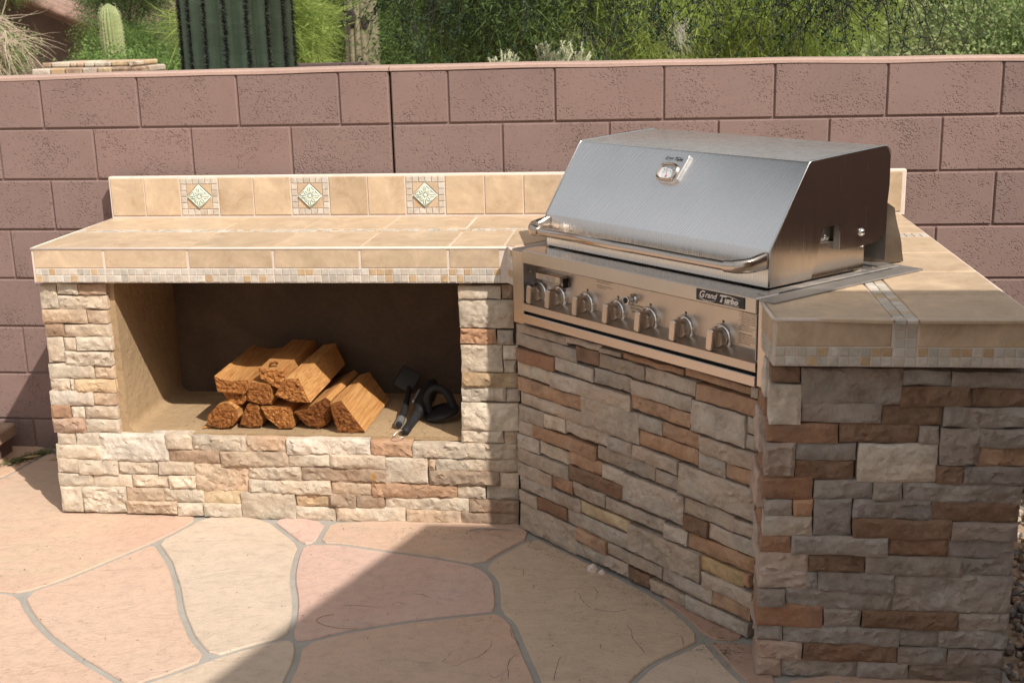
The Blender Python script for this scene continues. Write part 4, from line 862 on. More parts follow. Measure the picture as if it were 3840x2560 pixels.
# ------------------------------------------------------------------ folded grill cover behind the hood
def cover():
    M_LEA = rough_mat('brown_vinyl', (.065,.045,.028), 60, .6, .4, .004, .65)
    c = empty('folded_cover', tuple(G3(1.10, -.66, 1.0)), 'brown marbled vinyl grill cover bunched upright behind the hood of the grill', 'grill cover')
    # body: folded sheet, thick, standing on the counter
    def sheet(name, pts_b, pts_t, th, mt):
        n9 = len(pts_b); vs = []; nr = 7
        for sgn in (1, -1):
            for j in range(nr):
                t = j/(nr-1)
                for i in range(n9):
                    b, tp = Vector(pts_b[i]), Vector(pts_t[i]); p = b.lerp(tp, t); a = pts_b[min(i+1, n9-1)]; z = pts_b[max(i-1, 0)]; d = (Vector(a)-Vector(z)).normalized(); q = Vector((-d.y, d.x, 0))
                    w = .012*noise.noise(p*14+Vector((3, 1, 0))); vs.append(p+q*(sgn*th*(1-.7*t*t)*math.sin(math.pi*min(1, max(0, (i+.5)/n9)))**.4+w))
        m = MB(); N = nr*n9; f = []
        for sg in (0, 1):
            for j in range(nr-1):
                for i in range(n9-1):
                    q = (sg*N+j*n9+i, sg*N+j*n9+i+1, sg*N+(j+1)*n9+i+1, sg*N+(j+1)*n9+i); f.append(q if sg == 0 else q[::-1])
        for j in range(nr-1):
            for i in (0, n9-1): q = (j*n9+i, (j+1)*n9+i, N+(j+1)*n9+i, N+j*n9+i); f.append(q if i == 0 else q[::-1])
        for i in range(n9-1):
            for j in (0, nr-1): q = (j*n9+i, N+j*n9+i, N+j*n9+i+1, j*n9+i+1); f.append(q if j == 0 else q[::-1])
        m.add(vs, f); return m.build(name, mt, c, smooth=60)
    g = lambda s, d, z: tuple(G3(s, d, z))
    body = sheet('cover_body', [g(.86, -.590, 1.002), g(.93, -.575, 1.002), g(.985, -.590, 1.002), g(1.022, -.620, 1.002), g(1.040, -.665, 1.002)],
                       [g(.84, -.625, 1.10), g(.90, -.615, 1.145), g(.955, -.615, 1.172), g(1.002, -.622, 1.180), g(1.016, -.645, 1.16)], .014, M_LEA)
    sheet('cover_fold', [g(.80, -.66, 1.002), g(.87, -.68, 1.002), g(.95, -.70, 1.002), g(1.015, -.69, 1.002)], [g(.80, -.65, 1.10), g(.87, -.66, 1.13), g(.93, -.67, 1.14), g(.98, -.67, 1.13)], .02, M_LEA)
    p = MB(); p.tube([g(.905, -.560, 1.03), g(.935, -.560, 1.06), g(.965, -.570, 1.09), g(.985, -.590, 1.125), g(1.0, -.612, 1.155), g(.995, -.628, 1.178), g(.96, -.62, 1.182)], .0045, 8); p.build('piping', M_RUBBER, c, smooth=True)
cover()

# ================================================================== FIREWOOD
def wood_mats():
    m = mat('split_wood', (.55,.30,.11), .75, 0, .3); n = NT(m); v = n.coords(True, scale=(55, .7, 55)); v2 = n.coords(True)
    c = n.ramp(n.noise(v, 3, 6, .65, .3), [(.3, (.33,.145,.042)), (.5, (.52,.265,.088)), (.7, (.62,.36,.14))]); c = n.mix(n.ramp(n.noise(v2, 7, 3), [(.5, g3(0)), (.75, g3(.5))]), c, (.40,.17,.05))
    oi = n.n('ObjectInfo'); c = n.mix(1, c, n.ramp(oi.outputs['Random'], [(0, (.78,.70,.62)), (1, (1.12,1.12,1.15))]), 'MULTIPLY')
    n.color(c); n.normal(n.bump(n.noise(v, 4, 6, .75), 1, .006, n.bump(n.noise(v2, 14, 4), .4, .006)))
    e = mat('wood_end_grain', (.42,.20,.07), .85, 0, .25); n = NT(e); v = n.coords(True); vv = n.coords(True, scale=(1, .3, 2.4))
    c = n.ramp(n.noise(v, 90, 4, .75), [(.35, (.15,.05,.012)), (.52, (.38,.155,.042)), (.72, (.68,.37,.13))]); c = n.mix(n.ramp(n.noise(v, 9, 3), [(.4, g3(0)), (.7, g3(.6))]), c, (.30,.115,.028))
    rg = n.n('TexWave', wave_type='RINGS'); rg.inputs['Scale'].default_value = 14; rg.inputs['Distortion'].default_value = 2.5; rg.inputs['Detail'].default_value = 3; n.l(vv, rg.inputs['Vector'])
    oi = n.n('ObjectInfo'); c = n.mix(1, c, n.ramp(oi.outputs['Random'], [(0, (.50,.40,.32)), (1, (1.15,1.12,1.1))]), 'MULTIPLY')
    n.color(n.mix(.3, c, n.ramp(rg.outputs['Fac'], [(.3, g3(.5)), (.6, g3(1.1))]), 'MULTIPLY')); n.normal(n.bump(n.noise(v, 130, 5, .75), 1, .008)); 
    return m, e
M_WOOD, M_END = wood_mats()
ZF = .316
LOGS = [  # end outline (x, z) about the front face, front y, length, sideways run per metre, rise per metre, label
 ([(-.608,.018),(-.598,.052),(-.562,.088),(-.522,.098),(-.492,.075),(-.488,.040),(-.512,.010),(-.548,.0),(-.58,.006)], -.615, .36, .06, 0, 'brown split log on the alcove floor at the far left of the firewood pile'),
 ([(-.490,.010),(-.478,.045),(-.455,.088),(-.418,.082),(-.404,.035),(-.412,.004),(-.45,.0)], -.598, .36, .08, 0, 'dark reddish split log on the floor, second from the left of the bottom row'),
 ([(-.404,.080),(-.296,.082),(-.290,.004),(-.34,.0),(-.385,.040)], -.610, .37, .05, 0, 'log with rounded underside on the floor in the middle of the bottom row'),
 ([(-.285,.060),(-.235,.078),(-.165,.115),(-.150,.100),(-.168,.012),(-.2,.0),(-.245,.012)], -.600, .38, .05, 0, 'wedge-shaped log with a cracked pale end lying left of the tall log on the floor'),
 ([(-.142,.104),(-.100,.116),(-.02,.0),(-.12,.0),(-.141,.090)], -.640, .38, .05, .0, 'tall dark-ended log on the floor at the far right of the firewood pile'),
 ([(-.552,.135),(-.455,.130),(-.448,.112),(-.478,.083),(-.507,.084),(-.535,.11)], -.590, .35, .08, .02, 'small triangular log squeezed under the top left log'),
 ([(-.453,.168),(-.366,.166),(-.362,.090),(-.40,.088),(-.453,.100)], -.600, .36, .06, .02, 'squarish log with rough pale end in the middle layer between the top logs'),
 ([(-.566,.196),(-.55,.186),(-.505,.178),(-.446,.182),(-.440,.150),(-.462,.128),(-.558,.136)], -.610, .38, .07, .05, 'pale smooth-topped log resting at the top left of the firewood pile'),
 ([(-.405,.222),(-.312,.216),(-.302,.145),(-.334,.146),(-.400,.185)], -.600, .37, .06, .04, 'log with a curl of bark on top, middle of the top row of firewood'),
 ([(-.305,.190),(-.254,.194),(-.217,.104),(-.288,.106),(-.344,.130)], -.625, .38, .12, .08, 'biggest log with coarse crumbly end on top right of the firewood pile'),
]
for P, y0, L_, run, rise, lab in LOGS:
    P = P[::-1] if sum(a[0]*b[1]-b[0]*a[1] for a, b in zip(P, P[1:]+P[:1])) < 0 else P
    cx = sum(p[0] for p in P)/len(P); cz = sum(p[1] for p in P)/len(P); P = [(a-cx, b-cz) for a, b in P]
    Q = []
    for a, b in zip(P, P[1:]+P[:1]):
        a, b = Vector(a), Vector(b); k = max(1, int((b-a).length/.012))
        for j in range(k): Q.append(a.lerp(b, j/k))
    n9 = len(Q); seed = Vector((random.random()*50, 2, 3)); vs = []; NY = 14
    for i in range(NY+1):
        t = i/NY; y = t*L_
        for q in Q:
            s_ = 1-.06*t+.03*noise.noise(Vector((q.x*30, t*3, q.y*30))+seed); e = .004*noise.noise(Vector((q.x*60, q.y*60, 1))+seed) if i == 0 else 0
            vs.append((q.x*s_+run*y+.003*noise.noise(Vector((q.x*70, t*2.5, q.y*70))+seed), y+e*1.6, q.y*s_+rise*y))
    me = bpy.data.meshes.new('log'); f = [(i*n9+k, (i+1)*n9+k, (i+1)*n9+(k+1) % n9, i*n9+(k+1) % n9) for i in range(NY) for k in range(n9)]+[tuple(range(NY*n9, NY*n9+n9))[::-1]]
    me.from_pydata(vs, [], f); me.shade_smooth(); me.set_sharp_from_angle(angle=math.radians(28))
    lg = link('firewood_log', me, None, M_WOOD, Matrix.Translation((cx, y0, ZF+cz+.003))); tag(lg, lab, 'log', 'split logs stacked in the alcove')
    # rough sawn or torn end face: concentric rings pulled in to the centre
    vs = []; f = []; R_ = 7
    for r in range(R_):
        k_ = 1-r/R_
        for q in Q:
            bump_ = (.0075*noise.noise(Vector((q.x*k_*85, q.y*k_*85, 7))+seed)+.004*noise.noise(Vector((q.x*k_*210, q.y*k_*210, 2))+seed)) if r else 0.0
            vs.append((q.x*k_, bump_-.003*(r > 0), q.y*k_))
    vs.append((0, 0, 0)); c_ = len(vs)-1
    for r in range(R_-1):
        for k in range(n9): f.append((r*n9+k, r*n9+(k+1) % n9, (r+1)*n9+(k+1) % n9, (r+1)*n9+k))
    for k in range(n9): f.append(((R_-1)*n9+k, (R_-1)*n9+(k+1) % n9, c_))
    me = bpy.data.meshes.new('end_face'); me.from_pydata(vs, [], f); link('end_face', me, lg, M_END, Matrix.Translation((cx, y0-.0005, ZF+cz+.003)))
cb = MB(); cb.tube([(-.372,-.575,ZF+.228),(-.362,-.585,ZF+.240),(-.350,-.58,ZF+.243),(-.343,-.57,ZF+.236),(-.350,-.562,ZF+.229)], [.002,.005,.006,.005,.002], 6); o = cb.build('bark_curl', M_END, None, smooth=True); tag(o, 'small orange curl of bark on the middle log of the top row', 'bark')
cr = MB()
for _ in range(150):
    x = random.uniform(-.72, .26); y = random.uniform(-.66, -.50); a = random.uniform(0, 6.28); L_ = random.uniform(.002, .007); d = Vector((math.cos(a), math.sin(a), 0)); q = Vector((-d.y, d.x, 0))*.0011; c_ = Vector((x, y, ZF+.0035)); cr.add([c_-d*L_, c_+q, c_+d*L_, c_-q+Vector((0, 0, .001))], [(0, 1, 2, 3)])
tag(cr.build('wood_crumbs', M_END), 'orange wood crumbs scattered on the alcove floor', 'wood crumbs', kind='stuff')
cb = MB(); cb.prism(chaikin([(0,0),(.022,.012),(.02,.02),(.004,.012)], 1), 0, .006); o = cb.build('wood_chip', M_WOOD, None, Matrix.Translation((-.625,-.615,ZF+.003)))
tag(o, 'pale wood chip on the alcove floor left of the firewood', 'wood chip')

# ------------------------------------------------------------------ cleaning brushes
def bristles(m, M, pts, L, n_each, spread):
    for p in pts:
        for _ in range(n_each):
            a = Vector(p); d = Vector((random.uniform(-1, 1)*spread, random.uniform(-1, 1)*spread, -1)).normalized(); q = d.orthogonal().normalized()*.0004
            e = a+d*L*random.uniform(.7, 1.1); m.add([M @ (a+q), M @ (a-q), M @ e], [(0, 1, 2)])
M_WIRE = mat('bristle_steel', (.45,.45,.45), .35, 1)
b1 = empty('grill_brush', (.092, -.56, ZF), 'black long-handled grill brush lying nearest the firewood, its square head at the back', 'brush')
m = MB(); m.tube([(.094,-.600,ZF+.016),(.093,-.585,ZF+.018),(.092,-.55,ZF+.020),(.089,-.49,ZF+.022),(.085,-.42,ZF+.030),(.080,-.34,ZF+.040),(.074,-.27,ZF+.062)], [.009,.0145,.0155,.013,.012,.011,.011], 14); m.build('handle', M_RUBBER, b1, smooth=50)
m = MB(); m.cbox(-.040, .040, -.045, .045, -.012, .012, .004, Matrix.Translation((.064, -.26, ZF+.085)) @ Matrix.Rotation(.55, 4, 'Y') @ Matrix.Rotation(.9, 4, 'X')); m.build('brush_head', M_PLASTIC, b1)
m = MB(); m.tube([(.0935,-.6015,ZF+.018),(.0935,-.596,ZF+.018)], .004, 10); m.build('hanging_hole', M_BLACK, b1)
m = MB(); m.tube([(.093,-.592,ZF+.0185),(.0915,-.545,ZF+.0205)], [.0152, .0162], 14); m.build('grip_sleeve', M_GREYPL, b1, smooth=50)
b2 = empty('grill_brush', (.13, -.62, ZF), 'black paddle-headed grill brush with a steel hanging loop, beside the round scrubber', 'brush')
m = MB(); m.tube([(.128,-.672,ZF+.014),(.1285,-.664,ZF+.0155),(.131,-.645,ZF+.017),(.134,-.61,ZF+.020),(.140,-.56,ZF+.024),(.146,-.51,ZF+.030)], [.009,.0155,.0165,.0155,.0165,.018], 14); m.build('handle', M_RUBBER, b2, smooth=50)
m = MB(); m.tube([(.146,-.52,ZF+.030),(.152,-.47,ZF+.042),(.160,-.41,ZF+.062),(.168,-.35,ZF+.080),(.174,-.31,ZF+.088)], [.018,.028,.036,.034,.020], 14); m.build('paddle', M_PLASTIC, b2, smooth=50)
m = MB(); m.prism(chaikin([(-.004,-.045),(.005,-.02),(.007,.03),(-.002,.045),(-.009,0)], 2), 0, .002, frame((.132,-.44,ZF+.078), Vector((.9,-.1,.42)).normalized(), Vector((.15,.85,.35)).normalized(), Vector((-.42,-.4,.85)).normalized())); m.build('side_inlay', M_GREYPL, b2)
m = MB(); L8 = [Vector((.128,-.668,ZF+.020)), Vector((.105,-.672,ZF+.022)), Vector((.088,-.690,ZF+.004)), Vector((.098,-.703,ZF+.003)), Vector((.120,-.700,ZF+.004)), Vector((.134,-.690,ZF+.006)), Vector((.130,-.672,ZF+.012))]
Lp = [];
for i in range(len(L8)-1):
    for k in range(4): Lp.append(L8[i].lerp(L8[i+1], k/4))
for _ in range(3): Lp = [Lp[0]]+[(Lp[i-1]+Lp[i]*2+Lp[i+1])/4 for i in range(1, len(Lp)-1)]+[Lp[-1]]
m.tube(Lp, .0013, 6); m.build('hanging_loop', mat('bright_wire', (.8,.8,.8), .3, 1), b2, smooth=True)
b3 = empty('round_scrubber', (.235, -.47, ZF), 'round black scrubbing brush with an arched handle beside the right wall of the alcove', 'brush')
MX = Matrix.Translation((.236, -.468, ZF)) @ Matrix.Rotation(math.radians(-12), 4, 'Y') @ Matrix.Rotation(math.radians(6), 4, 'X')
m = MB(); m.lathe([(.060, .018), (.066, .021), (.066, .030), (.058, .038), (.03, .042), (.004, .043)], MX, 32); m.build('brush_base', M_PLASTIC, b3, smooth=40)
m = MB(); arc = [(-.046*math.cos(a)*(1 if True else 1), 0, .036+.088*math.sin(a)**.75) for a in [math.pi*k/16 for k in range(17)]]
m.tube([MX @ Vector(p) for p in arc], [.015]*4+[.0125]*9+[.015]*4, 14); m.build('arched_handle', M_RUBBER, b3, smooth=60)
m = MB(); bristles(m, MX, [(r*math.cos(a), r*math.sin(a), .020) for r in (.045, .055, .062) for a in [2*math.pi*k/60 for k in range(60)]], .021, 4, .5); m.build('bristles', M_WIRE, b3)

# ================================================================== SMALL THINGS ON THE GROUND
plt = empty('low_planter', (-2.2, -.2, 0), 'low block planter with brown cap slab against the wall at far left', 'planter')
M_CAPB = rough_mat('brown_paver', (.34,.235,.17), 40, .2, .5, .003)
m = MB(); m.box(-3.0, -1.70, -.9, -.002, 0, .072); m.build('planter_base', M_CMUJ, plt)
for i, (a, b) in enumerate(((-.30, -.004), (-.604, -.303), (-.908, -.607))):
    m = MB(); m.cbox(-1.99, -1.668, a, b, .074, .132, .008); m.build('cap_slab', M_CAPB, plt)
def bits(name, mt, area, n_, size, label, cat, kind=None, z=.004, thick=.35, zr=.0):
    m = MB()
    for _ in range(n_):
        x, y = area(); a = random.uniform(0, 6.28); L_ = size*random.uniform(.5, 1.4); w = L_*random.uniform(.15, thick); d = Vector((math.cos(a), math.sin(a), random.uniform(-.1, .25))); q = Vector((-d.y, d.x, random.uniform(-.3, .3)))*w*.5
        c = Vector((x, y, z+random.uniform(0, zr))); m.add([c-d*L_/2, c+q, c+d*L_/2, c-q], [(0, 1, 2, 3)])
    o = m.build(name, mt); tag(o, label, cat, kind=kind); return o
M_DRY = rough_mat('dry_leaf', (.33,.24,.11), 60, .4, .2, .001); M_DRYG = rough_mat('dry_green', (.18,.18,.08), 60, .4, .2, .001); M_DARKBIT = mat('dark_crumb', (.06,.045,.035), .9)
def gauss(cx, cy, sx, sy): return lambda: (random.gauss(cx, sx), random.gauss(cy, sy))
bits('leaf_litter', M_DRYG, lambda: (lambda t: (-1.64+t*.10+random.gauss(0, .018), -.17+t*.17+random.gauss(0, .02)))(random.random()), 900, .016, 'heap of dry green leaf litter in the corner by the planter', 'leaf litter', 'stuff', .004, .35, .012)
m = MB(); m.add([(-1.60,-.12,.016),(-1.575,-.105,.02),(-1.535,-.075,.014),(-1.565,-.11,.012)], [(0,1,2,3)]); tag(m.build('dry_leaf', M_DRY), 'long tan dry leaf on top of the leaf litter heap', 'leaf')
m = MB(); m.add([(-1.49,-.115,.005),(-1.465,-.095,.012),(-1.435,-.093,.006),(-1.462,-.112,.005)], [(0,1,2,3)]); tag(m.build('dry_leaf', M_DRY), 'tan dry leaf lying alone on the pink flagstone near the leaf litter', 'leaf')
bits('debris', M_DARKBIT, lambda: (random.uniform(-1.6, 1.6), random.uniform(-2.0, -.75)), 420, .006, 'dark crumbs and bits strewn over the flagstones', 'debris', 'stuff', .0045, .5)
bits('debris', M_DRY, lambda: (lambda t: (.1+t*1.15, -.75-max(0, t*1.15-.42)*1.02-random.uniform(.0, .09)**1.0))(random.random()), 520, .008, 'dry crumbs gathered along the foot of the stone faces', 'debris', 'stuff', .0045, .4)
bits('debris', M_DRYG, gauss(1.18, -1.56, .03, .05), 160, .008, 'dry yellowish crumbs by the left foot of the right pier', 'debris', 'stuff', .0045, .5)
m = MB(); m.tube([(.36,-.765,.006),(.40,-.752,.008),(.45,-.748,.007),(.50,-.752,.006)], .0022, 6); m.tube([(.40,-.752,.008),(.43,-.762,.006)], .0014, 5); tag(m.build('twig', mat('grey_twig', (.34,.29,.25), .8)), 'small grey forked twig at the foot of the wall near the inner corner', 'twig')
m = MB(); m.tube([(.02+.03*math.cos(a)+.03*max(0, a-3)*.8, -1.42+.02*math.sin(a)-.012*a, .005) for a in [k*.25+1 for k in range(22)]], .0008, 5); tag(m.build('curled_stem', M_DRY), 'thin curled dry stem on the shaded clay flagstone in front', 'stem')
def pebble(r, seed, sub=2):
    import bmesh
    bm = bmesh.new(); bmesh.ops.create_icosphere(bm, subdivisions=sub, radius=r)
    for v in bm.verts: v.co *= 1+.35*noise.noise(v.co/r*1.3+Vector((seed, 0, 0)))
    me = bpy.data.meshes.new('pebble'); bm.to_mesh(me); bm.free(); return me
for (x, y, r, lab) in ((.80, -1.065, .016, 'white lump of mortar on the sand flagstone at the foot of the angled wall'), (.83, -1.085, .010, 'smaller white crumb of mortar beside the larger lump at the angled wall')):
    tag(link('mortar_crumb', pebble(r, x*9), None, M_GROUT, Matrix.Translation((x, y, r*.6))), lab, 'mortar lump')
tag(link('grey_pebble', pebble(.010, 3), None, rough_mat('grey_stone', (.3,.3,.3), 60), Matrix.Translation((1.47, -1.745, .007))), 'small grey pebble in front of the right pier', 'pebble')
# gravel beside the pier
gv = MB(); gvs = [pebble(1, i, 1) for i in range(6)]; gdat = [([tuple(v.co) for v in g.vertices], [tuple(p.vertices) for p in g.polygons]) for g in gvs]
for _ in range(2600):
    x = random.uniform(1.93, 2.75); y = random.uniform(-2.6, -.02); r = random.uniform(.008, .019); v, f = random.choice(gdat); R_ = Matrix.Rotation(random.uniform(0, 6), 3, Vector((random.random(), random.random(), 1)).normalized())
    z = -.025+random.uniform(0, .022); gv.add([R_ @ Vector(p)*r+Vector((x, y, z)) for p in v], f)
M_GRAV = mat('gravel', (.3,.22,.17), .85); n = NT(M_GRAV); v = n.coords(False); vo = n.n('TexVoronoi'); vo.inputs['Scale'].default_value = 38; n.l(v, vo.inputs['Vector']); sx = n.n('SeparateColor'); n.l(vo.outputs['Color'], sx.inputs[0])
n.color(n.ramp(sx.outputs[0], [(.1, (.12,.11,.10)), (.35, (.22,.20,.18)), (.55, (.34,.21,.14)), (.75, (.42,.34,.27)), (.95, (.5,.42,.33))])); n.normal(n.bump(n.noise(v, 120, 4), .5, .004))
tag(gv.build('gravel', M_GRAV), kind='stuff')

# ================================================================== BEYOND THE WALL
M_PINKCAP = rough_mat('pink_plaster', (.45,.30,.255), 25, .1, .4, .004)
w2 = empty('low_wall', (-.9, 3, 0), 'short pink capped wall end showing just above the block wall behind the big cactus', 'wall')
m = MB(); m.cbox(-1.6, -.74, 2.9, 3.12, 1.44, 1.492, .012); m.build('cap', M_PINKCAP, w2); m = MB(); m.box(-1.6, -.77, 2.93, 3.09, -.03, 1.439); m.build('wall_body', M_CMUJ, w2)
# stone pillar
pil = empty('stone_pillar', (-3.27, 4.8, 0), 'squat stacked-stone pillar with a stepped top behind the block wall at far left', 'pillar')
m = MB(); m.box(-3.60, -2.92, 4.56, 5.14, -.03, 1.455); m.build('core', M_CORE, pil)
def pstone(x0, x1, y0, y1, z0, z1, code):
    m = MB(); m.cbox(x0+.003, x1-.003, y0, y1, z0+.002, z1-.002, .010); m.build('stone', STONE[code], pil)
for z0, z1, x0, x1, ya, yb in ((1.455, 1.495, -3.62, -2.90, 4.58, 5.12), (1.40, 1.452, -3.67, -2.86, 4.50, 5.18), (1.34, 1.398, -3.64, -2.88, 4.52, 5.16), (1.28, 1.338, -3.64, -2.88, 4.52, 5.16)):
    x = x0
    while x < x1-.02:
        w = min(random.uniform(.05, .15), x1-x); w = x1-x if x1-x-w < .03 else w
        pstone(x, x+w, ya, (ya+yb)/2, z0+random.uniform(-.003, .003), z1+random.uniform(-.004, .004), random.choice('tbcgpky')); pstone(x, x+w, (ya+yb)/2, yb, z0, z1, random.choice('tbcgpky')); x += w
# neighbour's house
nb = empty('neighbour_house', (-12, 20, 0), 'brown neighbouring house with sloping tiled roof half hidden by shrubs at top left', 'house')
M_BROWN = rough_mat('brown_stucco', (.155,.11,.09), 6, .2, .5, .01); M_RTILE = rough_mat('clay_tiles', (.27,.175,.14), 5, .25, .8, .03)
m = MB(); m.add([(-17,16.4,0),(-7.2,16.4,0),(-7.2,16.4,1.2),(-10.6,16.4,2.6),(-14,16.4,3.9),(-17,16.4,2.7), (-17,26,0),(-7.2,26,0),(-7.2,26,1.2),(-10.6,26,2.6),(-14,26,3.9),(-17,26,2.7)],
    [(0,1,2,3,4,5),(11,10,9,8,7,6),(0,6,7,1),(1,7,8,2)]); m.build('wall', M_BROWN, nb)
def slope(xa, za, xb, zb, y0, y1, th, name, mt):
    m = MB(); m.add([(xa,y0,za),(xb,y0,zb),(xb,y1,zb),(xa,y1,za),(xa,y0,za+th),(xb,y0,zb+th),(xb,y1,zb+th),(xa,y1,za+th)], [(0,3,2,1),(4,5,6,7),(0,1,5,4),(2,3,7,6),(1,2,6,5),(0,4,7,3)]); return m.build(name, mt, nb)
slope(-14, 4.05, -6.6, 1.02, 15.9, 26.4, .10, 'roof_slope', M_RTILE); slope(-14, 4.05, -18, 2.4, 15.9, 26.4, .10, 'roof_slope', M_RTILE)
m = MB()
for k in range(26):                                          # barrel tiles along the verge
    t = k/26; x = -14+t*7.4; z = 4.15-t*3.03; m.tube([(x, 15.86, z+.05), (x+.30, 15.86, z-.075)], [.075, .06], 8)
m.build('verge_tiles', M_RTILE, nb, smooth=True)
for k in range(38):
    y = 16.1+k*.27; 
    if k < 3:
        m = MB(); m.tube([(-14, y, 4.18), (-6.6, y, 1.15)], .075, 6); m.build('tile_row', M_RTILE, nb, smooth=True)
slope(-8.9, 1.62, -7.6, .9, 19.2, 22, .08, 'roof_slope', M_RTILE)

# ------------------------------------------------------------------ cacti
def cactus(name, x, y, r, z1, ribs, col, dark, label, spines, top=True, waist=0.0, lean=0, z0=-.03, rows=40, twist=.0, holes=False):
    c = empty(name, (x, y, 0), label, 'cactus', None); m = MB(); seg = ribs*8; vs = []
    prof_ = []
    for j in range(rows+1):
        t = j/rows; z = z0+(z1-z0)*t; rr_ = r*(1+waist*math.sin(t*9+1))*(1 if t < .3 else 1)
        if top:
            q = (z1-z)/(r*1.6)
            if q < 1: rr_ *= math.sqrt(max(.0006, 1-(1-q)**2))
        prof_.append((z, rr_))
    for j, (z, rr_) in enumerate(prof_):
        for k in range(seg):
            a = 2*math.pi*k/seg; ph = (k % 8)/8; rib = abs(math.cos(math.pi*ph))**.7       # crest at 0
            w = 1-.15*(1-rib)+.012*noise.noise(Vector((a*3, z*4, x))); vs.append((lean*z+rr_*w*math.cos(a+twist*z), rr_*w*math.sin(a+twist*z), z))
    m.add(vs, [(j*seg+k, j*seg+(k+1) % seg, (j+1)*seg+(k+1) % seg, (j+1)*seg+k) for j in range(rows) for k in range(seg)]+[tuple(range(rows*seg, rows*seg+seg))])
    mt = mat(name+'_skin', col, .55, 0, .35); n = NT(mt); v = n.coords(False)
    fold = n.noise(n.coords(False, scale=(1.4, 1.4, 14)), 2.2, 3, .6, .5)
    cc = n.ramp(n.noise(v, 5, 5, .6), [(.3, mul(col, .8)), (.7, mul(col, 1.2))]); cc = n.mix(n.ramp(fold, [(.55, g3(0)), (.75, g3(.3))]), cc, mul(col, 1.5)); n.color(cc)
    n.normal(n.bump(fold, .35, .02)); m.build('stem', mt, c, Matrix.Translation((x, y, 0)), smooth=True)
    if spines:
        s = MB(); ms = MB(); zr = spines['z']; step = spines['step']; ln = spines['len']; wd = spines['w']
        for i in range(ribs):
            a = 2*math.pi*i/ribs; 
            if math.sin(a) > .35: continue
            z = zr[0]
            while z < zr[1]:
                k = int((z-z0)/(z1-z0)*rows); rr_ = prof_[min(k, rows)][1]; p = Vector((x+lean*z+rr_*math.cos(a+twist*z)*1.0, y+rr_*math.sin(a+twist*z), z)); nrm = Vector((math.cos(a), math.sin(a), 0)); tg = Vector((-math.sin(a), math.cos(a), 0))
                for _ in range(spines['n']):
                    d = (nrm*random.uniform(.25, 1)+tg*random.uniform(-1, 1)+Vector((0, 0, 1))*random.uniform(-1, .8)).normalized(); q = d.orthogonal().normalized()*wd; b_ = p+tg*random.uniform(-.006, .006); e = b_+d*ln*random.uniform(.5, 1.2)
                    s.add([b_+q, b_-q, e], [(0, 1, 2)])
                z += step*random.uniform(.8, 1.2)
        s.build('spines', spines['mat'], c)
    return c
M_SPK = mat('dark_spine', (.035,.028,.03), .7); M_SPL = mat('pale_spine', (.42,.38,.28), .7)
cactus('saguaro_cactus', -1.14, 1.75, .295, 4.2, 17, (.18,.25,.16), 0, 'huge dark green ribbed saguaro with black spines close behind the block wall', dict(z=(1.3, 2.3), step=.015, len=.036, w=.0013, n=20, mat=M_SPK), waist=.015)
cactus('saguaro_cactus', -6.58, 13, .155, 2.10, 18, (.235,.275,.115), 0, 'small pale green young saguaro in front of the neighbouring house', dict(z=(1.0, 2.1), step=.05, len=.03, w=.002, n=6, mat=M_SPL), waist=.03, lean=-.03)
old = cactus('saguaro_cactus', -2.75, 12, .225, 6.0, 15, (.21,.185,.115), 0, 'tall grey-brown woody saguaro trunk with dark holes, right of the huge cactus', dict(z=(1.0, 2.6), step=.06, len=.03, w=.002, n=5, mat=M_SPL), waist=.01)
for a_, z_, s_ in ((-1.95, 1.80, .07), (-1.15, 1.74, .05)):
    m = MB(); m.lathe([(s_, 0), (s_*.8, .05), (.01, .055)], frame((-2.75+.205*math.cos(a_), 12+.205*math.sin(a_), z_), (-math.sin(a_), math.cos(a_), 0), (0, 0, 1.8), (math.cos(a_), math.sin(a_), 0)), 14); m.build('hole', mat('hole_dark', (.03,.022,.018), .9), old)

# ------------------------------------------------------------------ trees and shrubs
def leaf_mat(name, c1, c2, c3, tr=.25):
    m = mat(name, c1, .6, 0, .2); n = NT(m); v = n.coords(False); f = n.noise(v, 1.6, 3, .6); f2 = n.noise(v, 14, 2)
    c = n.mix(n.ramp(f, [(.38, g3(0)), (.62, g3(1))]), c1, c2); c = n.mix(n.ramp(f2, [(.5, g3(0)), (.7, g3(.7))]), c, c3); n.color(c)
    t = n.n('BsdfTranslucent'); n.l(c, t.inputs['Color']); mx = n.n('MixShader'); mx.inputs[0].default_value = tr; n.l(n.b.outputs[0], mx.inputs[1]); n.l(t.outputs[0], mx.inputs[2]); n.l(mx.outputs[0], n.out.inputs[0]); return m
def tris(name, P):                                           # P: (n,3,3) array -> mesh
    me = bpy.data.meshes.new(name); n_ = len(P); me.vertices.add(n_*3); me.vertices.foreach_set('co', P.astype(np.float32).ravel()); me.loops.add(n_*3); me.loops.foreach_set('vertex_index', np.arange(n_*3, dtype=np.int32))
    me.polygons.add(n_); me.polygons.foreach_set('loop_start', np.arange(0, n_*3, 3, dtype=np.int32)); me.polygons.foreach_set('loop_total', np.full(n_, 3, dtype=np.int32)); me.update(); return me
